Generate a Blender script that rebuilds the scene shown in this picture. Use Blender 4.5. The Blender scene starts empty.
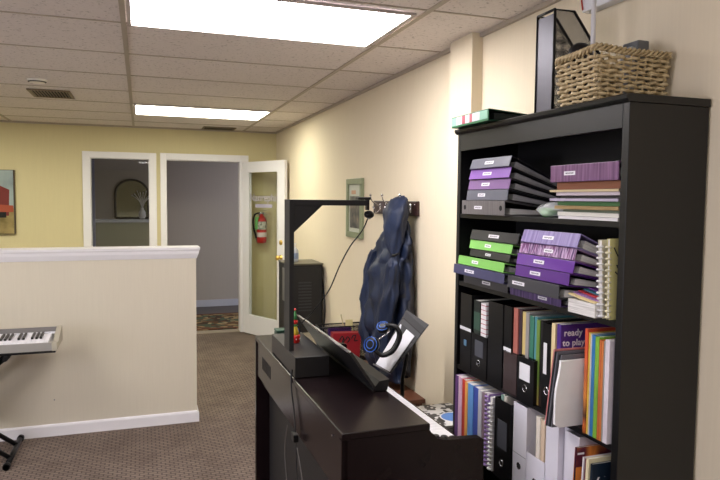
import bpy, bmesh, math, random
from mathutils import Vector, Matrix, noise
random.seed(7)
SC = bpy.context.scene
COL = SC.collection
PI = math.pi
W = 1.58          # right wall
BK = 7.77         # back wall
CH = 2.44         # ceiling height

# ------------------------------------------------------------------ materials
def lin(c):
    return tuple((v/255/12.92 if v/255 <= .04045 else ((v/255+.055)/1.055)**2.4) for v in c)
MATS = {}
def mat(name, rgb, rough=.5, metal=0, noise=.05, nscale=30, bump=0, bscale=200, emit=None, spec=None, coat=0, alpha=None, sheen=0):
    if name in MATS: return MATS[name]
    m = bpy.data.materials.new(name); m.use_nodes = True
    nt = m.node_tree; b = nt.nodes['Principled BSDF']
    c = lin(rgb)
    b.inputs['Roughness'].default_value = rough
    b.inputs['Metallic'].default_value = metal
    if spec is not None: b.inputs['Specular IOR Level'].default_value = spec
    if coat: b.inputs['Coat Weight'].default_value = coat
    if sheen: b.inputs['Sheen Weight'].default_value = sheen
    tc = nt.nodes.new('ShaderNodeTexCoord')
    n = nt.nodes.new('ShaderNodeTexNoise'); n.inputs['Scale'].default_value = nscale; n.inputs['Detail'].default_value = 3
    nt.links.new(tc.outputs['Object'], n.inputs['Vector'])
    r = nt.nodes.new('ShaderNodeMix'); r.data_type = 'RGBA'
    r.inputs[6].default_value = (*[v*(1-noise) for v in c], 1)
    r.inputs[7].default_value = (*[min(1, v*(1+noise)) for v in c], 1)
    nt.links.new(n.outputs['Fac'], r.inputs[0]); nt.links.new(r.outputs[2], b.inputs['Base Color'])
    if bump:
        n2 = nt.nodes.new('ShaderNodeTexNoise'); n2.inputs['Scale'].default_value = bscale
        nt.links.new(tc.outputs['Object'], n2.inputs['Vector'])
        bp = nt.nodes.new('ShaderNodeBump'); bp.inputs['Strength'].default_value = bump; bp.inputs['Distance'].default_value = .002
        nt.links.new(n2.outputs['Fac'], bp.inputs['Height']); nt.links.new(bp.outputs['Normal'], b.inputs['Normal'])
    if emit:
        b.inputs['Emission Color'].default_value = (*emit[0], 1); b.inputs['Emission Strength'].default_value = emit[1]
    MATS[name] = m
    return m
def nodes(m): return m.node_tree.nodes, m.node_tree.links
def ramp(nt, stops, interp='LINEAR'):
    r = nt.nodes.new('ShaderNodeValToRGB'); e = r.color_ramp.elements; r.color_ramp.interpolation = interp
    while len(e) > 1: e.remove(e[-1])
    e[0].position = stops[0][0]; e[0].color = (*lin(stops[0][1]), 1)
    for p, c in stops[1:]:
        k = e.new(p); k.color = (*lin(c), 1)
    return r
def base(name, rough=.6):
    m = bpy.data.materials.new(name); m.use_nodes = True
    MATS[name] = m
    nt = m.node_tree; b = nt.nodes['Principled BSDF']; b.inputs['Roughness'].default_value = rough
    tc = nt.nodes.new('ShaderNodeTexCoord')
    return m, nt, b, tc

# floor carpet: woven rows of loops
carpet, nt, b, tc = base('carpet', .95)
b.inputs['Specular IOR Level'].default_value = .1
br = nt.nodes.new('ShaderNodeTexBrick'); br.inputs['Scale'].default_value = 1
br.inputs['Brick Width'].default_value = .05; br.inputs['Row Height'].default_value = .028; br.inputs['Mortar Size'].default_value = .006
br.inputs['Mortar Smooth'].default_value = 1
br.inputs['Color1'].default_value = (*lin((136,122,112)),1); br.inputs['Color2'].default_value = (*lin((124,111,102)),1); br.inputs['Mortar'].default_value = (*lin((84,73,68)),1)
nt.links.new(tc.outputs['Object'], br.inputs['Vector'])
nz = nt.nodes.new('ShaderNodeTexNoise'); nz.inputs['Scale'].default_value = 4; nz.inputs['Detail'].default_value = 6
nt.links.new(tc.outputs['Object'], nz.inputs['Vector'])
mx = nt.nodes.new('ShaderNodeMix'); mx.data_type='RGBA'; mx.blend_type='MULTIPLY'; mx.inputs[0].default_value=.5
rp = ramp(nt, [(0.3,(190,185,180)),(0.7,(255,255,255))]); nt.links.new(nz.outputs['Fac'], rp.inputs[0])
nt.links.new(br.outputs['Color'], mx.inputs[6]); nt.links.new(rp.outputs[0], mx.inputs[7]); nt.links.new(mx.outputs[2], b.inputs['Base Color'])
bp = nt.nodes.new('ShaderNodeBump'); bp.inputs['Strength'].default_value=.6; bp.inputs['Distance'].default_value=.006; bp.invert=True
nt.links.new(br.outputs['Fac'], bp.inputs['Height']); nt.links.new(bp.outputs['Normal'], b.inputs['Normal'])

# acoustic ceiling tile: pinholes and fissures
tile, nt, b, tc = base('ceiling_tile', .95)
v = nt.nodes.new('ShaderNodeTexNoise'); v.inputs['Scale'].default_value = 65; v.inputs['Detail'].default_value = 4
nt.links.new(tc.outputs['Object'], v.inputs['Vector'])
rp = ramp(nt, [(.28,(170,162,156)),(.40,(228,220,216)),(1,(236,228,224))]); nt.links.new(v.outputs['Fac'], rp.inputs[0]); nt.links.new(rp.outputs[0], b.inputs['Base Color'])
bp = nt.nodes.new('ShaderNodeBump'); bp.inputs['Strength'].default_value=.3; bp.inputs['Distance'].default_value=.003
nt.links.new(v.outputs['Fac'], bp.inputs['Height']); nt.links.new(bp.outputs['Normal'], b.inputs['Normal'])

# textured vinyl wall covering: fine vertical weave
def wallmat(name, rgb):
    m, nt, b, tc = base(name, .8)
    mp = nt.nodes.new('ShaderNodeMapping'); mp.inputs['Scale'].default_value = (110, 110, 4)
    nt.links.new(tc.outputs['Object'], mp.inputs['Vector'])
    n = nt.nodes.new('ShaderNodeTexNoise'); n.inputs['Scale'].default_value = 1; n.inputs['Detail'].default_value = 3
    nt.links.new(mp.outputs['Vector'], n.inputs['Vector'])
    rp = ramp(nt, [(.3, tuple(int(v*.988) for v in rgb)), (.7, rgb)]); nt.links.new(n.outputs['Fac'], rp.inputs[0]); nt.links.new(rp.outputs[0], b.inputs['Base Color'])
    return m
wallpaint = wallmat('wall_yellow', (211,200,156))
pony_daylit = wallmat('wall_half_daylit', (212,204,184))  # same pale yellow paint as the back wall, cooler daylight mixed into the colour
hallpaint = wallmat('hall_grey', (176,166,160))
near_daylit = wallmat('wall_right_daylit', (226,213,186))  # the yellow wall paint again, with near daylight tinted into it
trimw = mat('white_trim', (232,230,232), .4, noise=.01)
white = mat('white_plastic', (225,225,228), .4)
black = mat('black_wood', (8,8,10), .4, spec=.45, noise=.15, nscale=8)
pianom = mat('piano_laminate', (25,16,18), .24, spec=.22, noise=.2, nscale=12, bump=.05)
blackp = mat('black_plastic', (14,14,16), .4, spec=.35)
gapm = mat('dark_gap', (14,14,14), .8)
chrome = mat('chrome', (210,210,215), .15, 1)
brass = mat('brass', (236,200,110), .3, 1)
brown = mat('brown_wood', (92,54,36), .5, noise=.25, nscale=15)
grey = mat('grey_metal', (120,120,124), .4, .6)

glass, nt, b, tc = base('glass', .02)
nt.nodes.remove(b)
g = nt.nodes.new('ShaderNodeBsdfGlossy'); g.inputs['Roughness'].default_value = .02
t = nt.nodes.new('ShaderNodeBsdfTransparent'); t.inputs['Color'].default_value = (.93,.95,.94,1)
fr = nt.nodes.new('ShaderNodeFresnel'); geo = nt.nodes.new('ShaderNodeNewGeometry'); mio = nt.nodes.new('ShaderNodeMix'); mio.inputs[2].default_value = 1.5; mio.inputs[3].default_value = 1/1.5
nt.links.new(geo.outputs['Backfacing'], mio.inputs[0]); nt.links.new(mio.outputs[0], fr.inputs['IOR'])
ms = nt.nodes.new('ShaderNodeMixShader'); nt.links.new(fr.outputs[0], ms.inputs[0]); nt.links.new(t.outputs[0], ms.inputs[1]); nt.links.new(g.outputs[0], ms.inputs[2])
nt.links.new(ms.outputs[0], nt.nodes['Material Output'].inputs['Surface'])

# woven wire: real holes through a transparent pattern fixed to the object
wire, nt, b, tc = base('wire_mesh', .5)
b.inputs['Base Color'].default_value = (*lin((30,30,32)),1)
b.inputs['Metallic'].default_value = .3
sx = nt.nodes.new('ShaderNodeSeparateXYZ'); nt.links.new(tc.outputs['Object'], sx.inputs[0])
def fr_axis(out):
    a = nt.nodes.new('ShaderNodeMath'); a.operation='MULTIPLY'; a.inputs[1].default_value=520; nt.links.new(out, a.inputs[0])
    f = nt.nodes.new('ShaderNodeMath'); f.operation='FRACT'; nt.links.new(a.outputs[0], f.inputs[0])
    l = nt.nodes.new('ShaderNodeMath'); l.operation='LESS_THAN'; l.inputs[1].default_value=.2; nt.links.new(f.outputs[0], l.inputs[0])
    return l.outputs[0]
ad = nt.nodes.new('ShaderNodeMath'); ad.operation='MAXIMUM'
cx = nt.nodes.new('ShaderNodeMath'); cx.operation='ADD'; nt.links.new(sx.outputs[0], cx.inputs[0]); nt.links.new(sx.outputs[1], cx.inputs[1])
nt.links.new(fr_axis(cx.outputs[0]), ad.inputs[0]); nt.links.new(fr_axis(sx.outputs[2]), ad.inputs[1])
tr = nt.nodes.new('ShaderNodeBsdfTransparent'); ms = nt.nodes.new('ShaderNodeMixShader')
nt.links.new(ad.outputs[0], ms.inputs[0]); nt.links.new(tr.outputs[0], ms.inputs[1]); nt.links.new(b.outputs[0], ms.inputs[2])
nt.links.new(ms.outputs[0], nt.nodes['Material Output'].inputs['Surface'])

# adhesive label with one line of tiny print
labelm, nt, b, tc = base('label_paper', .6)
sx = nt.nodes.new('ShaderNodeSeparateXYZ'); nt.links.new(tc.outputs['Generated'], sx.inputs[0])
def rng(out, lo, hi):
    a = nt.nodes.new('ShaderNodeMath'); a.operation='GREATER_THAN'; a.inputs[1].default_value=lo; nt.links.new(out, a.inputs[0])
    c = nt.nodes.new('ShaderNodeMath'); c.operation='LESS_THAN'; c.inputs[1].default_value=hi; nt.links.new(out, c.inputs[0])
    d = nt.nodes.new('ShaderNodeMath'); d.operation='MULTIPLY'; nt.links.new(a.outputs[0], d.inputs[0]); nt.links.new(c.outputs[0], d.inputs[1]); return d.outputs[0]
r1 = rng(sx.outputs[1], .14, .86); r2 = rng(sx.outputs[2], .32, .68)
nn = nt.nodes.new('ShaderNodeTexNoise'); nn.inputs['Scale'].default_value=14; nt.links.new(tc.outputs['Generated'], nn.inputs['Vector'])
gt = nt.nodes.new('ShaderNodeMath'); gt.operation='GREATER_THAN'; gt.inputs[1].default_value=.47; nt.links.new(nn.outputs['Fac'], gt.inputs[0])
m1 = nt.nodes.new('ShaderNodeMath'); m1.operation='MULTIPLY'; nt.links.new(r1, m1.inputs[0]); nt.links.new(r2, m1.inputs[1])
m2 = nt.nodes.new('ShaderNodeMath'); m2.operation='MULTIPLY'; nt.links.new(m1.outputs[0], m2.inputs[0]); nt.links.new(gt.outputs[0], m2.inputs[1])
mc = nt.nodes.new('ShaderNodeMix'); mc.data_type='RGBA'; mc.inputs[6].default_value=(*lin((228,226,232)),1); mc.inputs[7].default_value=(*lin((70,70,80)),1)
nt.links.new(m2.outputs[0], mc.inputs[0]); nt.links.new(mc.outputs[2], b.inputs['Base Color'])

def striped(name, stops, axis, scale, rough=.45, noise=0, const=True):
    """colour bands fixed to the object along one generated axis"""
    m, nt, b, tc = base(name, rough)
    sx = nt.nodes.new('ShaderNodeSeparateXYZ'); nt.links.new(tc.outputs['Generated'], sx.inputs[0])
    out = sx.outputs[axis]
    if noise:
        n = nt.nodes.new('ShaderNodeTexNoise'); n.inputs['Scale'].default_value = 6; nt.links.new(tc.outputs['Generated'], n.inputs['Vector'])
        a = nt.nodes.new('ShaderNodeMath'); a.operation='MULTIPLY_ADD'; a.inputs[1].default_value = noise; nt.links.new(n.outputs['Fac'], a.inputs[0]); nt.links.new(out, a.inputs[2]); out = a.outputs[0]
    if scale != 1:
        a = nt.nodes.new('ShaderNodeMath'); a.operation='MULTIPLY'; a.inputs[1].default_value=scale; nt.links.new(out, a.inputs[0])
        f = nt.nodes.new('ShaderNodeMath'); f.operation='FRACT'; nt.links.new(a.outputs[0], f.inputs[0]); out = f.outputs[0]
    rp = ramp(nt, stops, 'CONSTANT' if const else 'LINEAR'); nt.links.new(out, rp.inputs[0]); nt.links.new(rp.outputs[0], b.inputs['Base Color'])
    return m
def blotch(name, stops, scale, rough=.5, coord='Object', detail=3, mapping=None, bump=0):
    m, nt, b, tc = base(name, rough)
    n = nt.nodes.new('ShaderNodeTexNoise'); n.inputs['Scale'].default_value = scale; n.inputs['Detail'].default_value = detail
    src = tc.outputs[coord]
    if mapping:
        mp = nt.nodes.new('ShaderNodeMapping'); mp.inputs['Scale'].default_value = mapping; nt.links.new(src, mp.inputs['Vector']); src = mp.outputs['Vector']
    nt.links.new(src, n.inputs['Vector'])
    rp = ramp(nt, stops); nt.links.new(n.outputs['Fac'], rp.inputs[0]); nt.links.new(rp.outputs[0], b.inputs['Base Color'])
    if bump:
        bp = nt.nodes.new('ShaderNodeBump'); bp.inputs['Strength'].default_value=bump; bp.inputs['Distance'].default_value=.01
        nt.links.new(n.outputs['Fac'], bp.inputs['Height']); nt.links.new(bp.outputs['Normal'], b.inputs['Normal'])
    return m
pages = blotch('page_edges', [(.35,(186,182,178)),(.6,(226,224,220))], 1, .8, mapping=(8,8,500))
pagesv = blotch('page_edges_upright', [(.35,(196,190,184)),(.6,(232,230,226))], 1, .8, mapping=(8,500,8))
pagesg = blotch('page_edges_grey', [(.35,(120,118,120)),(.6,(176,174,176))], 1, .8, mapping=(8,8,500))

# ------------------------------------------------------------------ mesh helpers
def BM(): return bmesh.new()
def box(bm, lo, hi, bev=0, M=None, seg=2):
    lo, hi = [min(a, b) for a, b in zip(lo, hi)], [max(a, b) for a, b in zip(lo, hi)]
    vs = [bm.verts.new((x, y, z)) for x in (lo[0], hi[0]) for y in (lo[1], hi[1]) for z in (lo[2], hi[2])]
    idx = [(0,1,3,2),(4,6,7,5),(0,4,5,1),(2,3,7,6),(0,2,6,4),(1,5,7,3)]
    fs = [bm.faces.new([vs[i] for i in f]) for f in idx]
    if bev:
        es = list({e for f in fs for e in f.edges})
        r = bmesh.ops.bevel(bm, geom=es, offset=bev, segments=seg, affect='EDGES', profile=.5)
        vs = list({v for f in r['faces'] for v in f.verts} | {v for v in vs if v.is_valid})
    if M is not None: bmesh.ops.transform(bm, matrix=M, verts=vs)
    return bm
def prism(bm, pts, axis, a, b, bev=0):
    """polygon pts in the two other axes, extruded along axis from a to b"""
    def P(p, t):
        q = list(p); q.insert(axis, t); return q
    v0 = [bm.verts.new(P(p, a)) for p in pts]; v1 = [bm.verts.new(P(p, b)) for p in pts]
    n = len(pts); fs = [bm.faces.new(v0), bm.faces.new(v1)]
    for i in range(n): fs.append(bm.faces.new([v0[i], v0[(i+1) % n], v1[(i+1) % n], v1[i]]))
    if bev:
        es = list({e for f in fs for e in f.edges})
        bmesh.ops.bevel(bm, geom=es, offset=bev, segments=2, affect='EDGES', profile=.5)
    return bm
def tube(bm, pts, r, n=8, cap=True, smooth=True):
    pts = [Vector(p) for p in pts]; rings = []
    rr = r if isinstance(r, (list, tuple)) else [r]*len(pts)
    prev = None
    for i, p in enumerate(pts):
        d = (pts[min(i+1, len(pts)-1)] - pts[max(i-1, 0)]).normalized()
        if prev is None:
            a = Vector((0, 0, 1)) if abs(d.z) < .9 else Vector((1, 0, 0)); u = d.cross(a).normalized()
        else: u = (prev - d*prev.dot(d)).normalized()
        prev = u; w = d.cross(u)
        rings.append([bm.verts.new(p + rr[i]*(math.cos(2*PI*k/n)*u + math.sin(2*PI*k/n)*w)) for k in range(n)])
    for a, c in zip(rings, rings[1:]):
        for k in range(n):
            f = bm.faces.new([a[k], a[(k+1) % n], c[(k+1) % n], c[k]]); f.smooth = smooth
    if cap: bm.faces.new(rings[0][::-1]); bm.faces.new(rings[-1])
    return bm
def smoothpath(pts, k=6):
    pts = [Vector(p) for p in pts]; out = []
    P = [pts[0]] + pts + [pts[-1]]
    for i in range(1, len(P)-2):
        for s in range(k):
            t = s/k; a, b, c, d = P[i-1], P[i], P[i+1], P[i+2]
            out.append(.5*((2*b) + (-a+c)*t + (2*a-5*b+4*c-d)*t*t + (-a+3*b-3*c+d)*t**3))
    out.append(pts[-1]); return out
def lathe(bm, prof, c, n=24, axis=2):
    rings = []
    for r, h in prof:
        ring = []
        for k in range(n):
            a = 2*PI*k/n; q = [r*math.cos(a), r*math.sin(a)]; q.insert(axis, h)
            ring.append(bm.verts.new(Vector(c)+Vector(q)))
        rings.append(ring)
    for a, b in zip(rings, rings[1:]):
        for k in range(n):
            f = bm.faces.new([a[k], a[(k+1) % n], b[(k+1) % n], b[k]]); f.smooth = True
    bm.faces.new(rings[0][::-1]); bm.faces.new(rings[-1])
    return bm
def quadslab(bm, corners, thick):
    """slab from four corners, thickened along its normal"""
    c = [Vector(p) for p in corners]; n = (c[1]-c[0]).cross(c[2]-c[0]).normalized()*thick
    v0 = [bm.verts.new(p) for p in c]; v1 = [bm.verts.new(p+n) for p in c]
    bm.faces.new(v0); bm.faces.new(v1[::-1])
    for i in range(4): bm.faces.new([v0[i], v0[(i+1)%4], v1[(i+1)%4], v1[i]])
    return bm
def wmat(o):
    m = o.matrix_basis.copy(); p = o.parent
    while p: m = p.matrix_basis @ m; p = p.parent
    return m
def obj(name, bm, m, parent=None, label=None, local=False, smooth=False):
    bmesh.ops.recalc_face_normals(bm, faces=bm.faces)
    me = bpy.data.meshes.new(name); o = bpy.data.objects.new(name, me); COL.objects.link(o)
    if parent:
        if not local: bmesh.ops.transform(bm, matrix=wmat(parent).inverted(), verts=bm.verts)
        o.parent = parent
    else:
        xs = [v.co.x for v in bm.verts]; ys = [v.co.y for v in bm.verts]; zs = [v.co.z for v in bm.verts]
        c = Vector(((min(xs)+max(xs))/2, (min(ys)+max(ys))/2, min(zs)))
        if not local: bmesh.ops.translate(bm, verts=bm.verts, vec=-c); o.location = c
    if smooth:
        for f in bm.faces: f.smooth = True
    bm.to_mesh(me); bm.free(); me.materials.append(m)
    if label: o['label'] = label
    return o
def thing(name, label, cat, loc=(0,0,0), rz=0, group=None):
    o = bpy.data.objects.new(name, None); COL.objects.link(o); o.empty_display_size = .05
    o.location = loc; o.rotation_euler = (0, 0, rz); o['label'] = label; o['category'] = cat
    if group: o['group'] = group
    return o
def tag(o, label, cat, group=None, kind=None):
    o['label'] = label; o['category'] = cat
    if group: o['group'] = group
    if kind: o['kind'] = kind
    return o
def struct(name, bm, m, label, cat):
    me = bpy.data.meshes.new(name); bmesh.ops.recalc_face_normals(bm, faces=bm.faces)
    bm.to_mesh(me); bm.free(); me.materials.append(m)
    o = bpy.data.objects.new(name, me); COL.objects.link(o); o['kind'] = 'structure'; o['label'] = label; o['category'] = cat
    return o
def B(lo, hi, bev=0): return box(BM(), lo, hi, bev)
def textmesh(name, body, size, m, parent, M, depth=.0006, bold=0, label=None):
    cu = bpy.data.curves.new(name, 'FONT'); cu.body = body; cu.size = size; cu.extrude = depth; cu.offset = bold
    cu.align_x = 'LEFT'; cu.space_character = 1.05
    t = bpy.data.objects.new(name, cu); COL.objects.link(t)
    bpy.context.view_layer.update()
    me = bpy.data.meshes.new_from_object(t.evaluated_get(bpy.context.evaluated_depsgraph_get()))
    COL.objects.unlink(t); bpy.data.objects.remove(t)
    me.transform(wmat(parent).inverted() @ M)
    o = bpy.data.objects.new(name, me); COL.objects.link(o); o.parent = parent; me.materials.clear(); me.materials.append(m)
    if label: o['label'] = label
    return o

# ------------------------------------------------------------------ setting
YN, XL = -5.2, -3.9    # wall behind the camera, far left wall
struct('floor', B((XL, YN, -.1), (W+.1, BK+.12, 0)), carpet, 'grey-brown carpet with woven dashed rows', 'floor')
struct('trim_1', B((.285, BK, 0), (1.137, BK+.16, .006)), mat('threshold', (150,138,122), .5), 'pale threshold strip under the doorway', 'trim')
struct('ceiling', B((XL, YN, CH), (W+.1, BK+.12, CH+.1)), tile, 'suspended ceiling of speckled grey acoustic tiles', 'ceiling')
struct('wall_right', B((W, YN, 0), (W+.12, BK+.12, CH)), near_daylit, 'right wall with coat rack, daylight tint in its colour', 'wall')
struct('wall_left', B((XL-.12, YN, 0), (XL, -3, CH)), wallpaint, 'left wall', 'wall')
bm = BM(); box(bm, (XL-.12, -3, 0), (XL, 4, .8)); box(bm, (XL-.12, -3, 2.2), (XL, 4, CH)); box(bm, (XL-.12, 4, 0), (XL, BK+.12, CH))
struct('wall_left', bm, wallpaint, 'left wall around a wide window', 'wall')
struct('wall_front', B((XL-.12, YN-.12, 0), (W+.12, YN, CH)), wallpaint, 'wall behind the viewpoint', 'wall')
bm = BM()   # back wall with openings
box(bm, (XL, BK, 0), (-.53, BK+.12, CH)); box(bm, (-.53, BK, 2.07), (1.137, BK+.12, CH)); box(bm, (-.53, BK, 0), (.097, BK+.12, .15))
box(bm, (.097, BK, 0), (.285, BK+.12, 2.07)); box(bm, (1.137, BK, 0), (W, BK+.12, CH))
struct('wall_back', bm, wallpaint, 'yellow back wall with window and doorway', 'wall')
bm = BM(); box(bm, (1.522, 2.785, 0), (W, 3.02, CH), .002)
struct('trim_2', bm, near_daylit, 'pilaster on the right wall beside the bookcase, daylight tint in its colour', 'column')
bm = BM(); box(bm, (W-.012, YN, 0), (W, 1.4, .085)); box(bm, (W-.012, 3.03, 0), (W, BK, .085))
struct('baseboard_right', bm, trimw, 'white baseboard along the right wall', 'baseboard')
bm = BM(); box(bm, (XL, BK-.012, 0), (-.62, BK, .085)); box(bm, (1.26, BK-.012, 0), (W-.012, BK, .085))
struct('baseboard_back', bm, trimw, 'white baseboard along the yellow back wall', 'baseboard')
# wall angle at ceiling edge
bm = BM(); box(bm, (W-.018, YN, CH-.02), (W, BK, CH-.001)); box(bm, (XL, BK-.018, CH-.02), (W-.018, BK, CH-.001))
struct('trim_3', bm, mat('grid_metal', (176,164,148), .5), 'ceiling edge angle strip', 'trim')
bm = BM()
xs = [-.065+1.243*k for k in (-3,-2,-1,0,1)]
for x in xs: box(bm, (x-.012, YN, CH-.006), (x+.012, BK-.018, CH+.004))
ys = [3.21+.675*k for k in range(-12, 7)]
for y in ys: box(bm, (XL, y-.005, CH-.004), (W-.018, y+.005, CH+.004))
struct('trim_4', bm, mat('grid_metal', (176,164,148)), 'metal grid holding the ceiling tiles', 'trim')

# half wall
px1, py0, py1 = .372, 4.71, 4.86
struct('wall_half', B((XL, py0, 0), (px1, py1, 1.2)), pony_daylit, 'half-height partition wall, daylight tint in its colour', 'wall')
prof = [(-.028,1.277),(-.028,1.262),(-.022,1.254),(-.018,1.232),(-.010,1.212),(-.004,1.197),(0,1.197),(0,1.2)]
bm = BM()
rect = []
for d, z in prof:
    rect.append([bm.verts.new(q) for q in ((XL, py0+d, z), (px1-d, py0+d, z), (px1-d, py1-d, z), (XL, py1-d, z))])
for a, c in zip(rect, rect[1:]):
    for i in range(4): bm.faces.new([a[i], a[(i+1)%4], c[(i+1)%4], c[i]])
bm.faces.new(rect[0])
struct('trim_5', bm, trimw, 'white moulded cap on the half wall', 'trim')
bm = BM()
pr = [(-.014,0),(-.014,.068),(-.010,.076),(0,.082),(0,0)]
rect = []
for d, z in pr: rect.append([bm.verts.new(q) for q in ((XL, py0+d, z), (px1-d, py0+d, z), (px1-d, py1-d, z), (XL, py1-d, z))])
for a, c in zip(rect, rect[1:]):
    for i in range(4): bm.faces.new([a[i], a[(i+1)%4], c[(i+1)%4], c[i]])
struct('baseboard_half', bm, trimw, 'white baseboard around the half wall', 'baseboard')

# interior window and door casing
def casing(bm, x0, x1, z1, w0, w1, wt, zb=0):
    """flat casing around an opening x0..x1 up to z1"""
    for a, c in ((x0-w0, x0), (x1, x1+w1)):
        box(bm, (a, BK-.02, zb), (c, BK, z1+wt), .003)
    box(bm, (x0, BK-.02, z1), (x1, BK, z1+wt), .003)
    for a, c in ((x0, x0+.006), (x1-.006, x1)): box(bm, (a, BK, zb), (c, BK+.12, z1))
    box(bm, (x0+.006, BK, z1-.006), (x1-.006, BK+.12, z1))
bm = BM(); casing(bm, -.53, .097, 2.07, .08, .08, .07, .15); box(bm, (-.61, BK-.03, .12), (.177, BK+.1, .15), .003)
wf = struct('window_1', bm, trimw, 'white-framed interior window to the hallway', 'window')
obj('window_glass', B((-.524, BK+.05, .15), (.091, BK+.056, 2.064)), glass, wf)
bm = BM(); casing(bm, .285, 1.137, 2.07, .066, .1, .075)
struct('door_1', bm, trimw, 'white door frame around the hallway doorway', 'door frame')

# open door leaf
dv = Vector((.36, -.72, 0)).normalized(); dl = .80
t = thing('glass_door', 'white glazed door standing open beside the hallway doorway', 'door', (1.172, 7.71, 0), math.atan2(dv.y, dv.x))
zt = 2.06
bm = BM(); T2 = .02
box(bm, (0, -T2, .012), (.115, T2, zt), .003); box(bm, (dl-.115, -T2, .012), (dl, T2, zt), .003)
box(bm, (.115, -T2, .012), (dl-.115, T2, .24), .003); box(bm, (.115, -T2, zt-.125), (dl-.115, T2, zt), .003)
obj('door_frame', bm, trimw, t, local=True)
obj('glass_pane', B((.115, -.004, .24), (dl-.115, .004, zt-.125)), glass, t, local=True)
bm = BM()
for s in (-1, 1):
    box(bm, (.115, s*T2-.003*s, .24), (.13, s*T2, zt-.125)); box(bm, (dl-.13, s*T2-.003*s, .24), (dl-.115, s*T2, zt-.125))
obj('glazing_bead', bm, trimw, t, local=True)
bm = BM()
for s in (-1, 1):
    lathe(bm, [(.03, 0), (.03, s*.006), (.012, s*.01), (.012, s*.03), (.026, s*.04), (.03, s*.052), (.022, s*.066), (.004, s*.07)], (dl-.06, s*T2, .97), 16, axis=1)
obj('door_knob', bm, brass, t, local=True, label='round brass knob')
bm = BM()
for s in (-1, 1): lathe(bm, [(.028, 0), (.028, s*.008), (.02, s*.014), (.004, s*.016)], (dl-.06, s*T2, 1.14), 16, axis=1)
obj('deadbolt', bm, brass, t, local=True, label='brass deadbolt')
lilac = mat('lilac_lettering', (172,166,184), .5)
# lettering on the pane (only the shapes of the first letters are legible)
Mx = Matrix.Translation(t.location) @ Matrix.Rotation(t.rotation_euler.z, 4, 'Z')
lp = Mx @ Matrix.Translation((.13, -.0056, 1.60)) @ Matrix.Rotation(PI/2, 4, 'X')
textmesh('lettering', 'Nanrephis', .125, lilac, t, lp, .0004, .001, 'lilac lettering across the pane')
obj('small_print', box(BM(), (.24, -.0052, 1.525), (.56, -.0046, 1.565)), lilac, t, 'lilac bar of small print under the lettering', local=True)

# hallway beyond
struct('floor_hall', B((-2.5, BK+.12, -.1), (3.2, 9.9, 0)), mat('hall_floor', (92,88,92), .7, noise=.1), 'dark grey hallway floor', 'floor')
struct('wall_hall', B((-2.5, 9.75, 0), (3.2, 9.85, CH)), hallpaint, 'grey hallway wall', 'wall')
struct('wall_hall_left', B((-2.6, BK+.12, 0), (-2.5, 9.85, CH)), hallpaint, 'grey hallway end wall', 'wall')
struct('wall_hall_right', B((3.2, BK+.12, 0), (3.3, 9.85, CH)), hallpaint, 'grey hallway end wall', 'wall')
struct('ceiling_hall', B((-2.5, BK+.12, CH), (3.2, 9.85, CH+.1)), tile, 'hallway ceiling', 'ceiling')
struct('baseboard_hall', B((-2.5, 9.735, 0), (3.2, 9.75, .1)), mat('hall_trim', (190,190,205), .5), 'white baseboard in the hallway', 'baseboard')
bm = BM(); box(bm, (-.72, 9.5, 0), (.26, 9.75, 1.28)); 
struct('wall_hall_low', bm, wallmat('hall_green', (160,156,138)), 'low hallway wall under the mirror', 'wall')
bm = BM(); box(bm, (-.74, 9.47, 1.28), (.28, 9.75, 1.32), .005)
struct('trim_6', bm, mat('hall_trim', (190,190,205)), 'pale ledge on the low hallway wall', 'trim')
bm = BM(); box(bm, (-.675, 9.4, 1.135), (-.59, 9.47, CH)); box(bm, (-.675, 9.4, 0), (-.59, 9.47, 1.135))
struct('trim_7', bm, mat('hall_post_bluelit', (150,150,185), .6), 'hallway corner post with bluish light in its colour', 'trim')  # bluish light falling on the post is put into its base colour
# arched mirror
t = thing('arched_mirror', 'arched dark-framed mirror on the hallway wall seen through the window', 'mirror', (-.118, 9.75, 1.335))
bm = BM(); arc = [(-.21, 0)] + [(-.21*math.cos(a), .33+.2*math.sin(a)) for a in [PI*k/16 for k in range(17)]] + [(.21, 0)]
prism(bm, arc, 1, -.02, -.012); obj('mirror_glass', bm, mat('mirror_glass', (150,148,140), .08, 1, noise=0), t, local=True)
bm = BM(); tube(bm, [(x*1.06, -.02, z*1.03) for x, z in arc] + [(-.2226, -.02, 0)], .016, 8); obj('mirror_frame', bm, mat('mirror_frame', (60,54,54), .5), t, local=True)
t = thing('mantel_ornament', 'pale branching ornament in front of the hallway mirror', 'ornament', (.02, 9.62, 1.322))
lathe(bm := BM(), [(.03,0),(.05,.04),(.045,.1),(.02,.14),(.025,.16)], (0,0,0), 16); obj('vase', bm, mat('pale_grey', (206,202,206), .4), t, local=True)
bm = BM()
for k in range(9):
    a = k*2.4; r = .1+.04*(k%3); tube(bm, smoothpath([(0,0,.14),(r*.3*math.cos(a),.02*math.sin(a),.26),(r*math.cos(a),.04*math.sin(a),.34+.02*(k%4))],4), [.004]*8+[.009], 5)
obj('branches', bm, mat('pale_grey', (206,202,206)), t, local=True)
t = thing('hallway_fill_light', 'added unseen light panel brightening the hallway', 'ceiling light', (2.3, 8.9, CH-.01))  # unseen panel added to lift the dark hallway
obj('diffuser', B((1.9, 8.6, CH-.012), (2.7, 9.2, CH-.004)), mat('hall_fill_emitter', (240,240,240), .5, emit=((1,.93,.88), 7)), t)
obj('frame', B((1.88, 8.58, CH-.006), (2.72, 9.22, CH-.001)), trimw, t)
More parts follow.
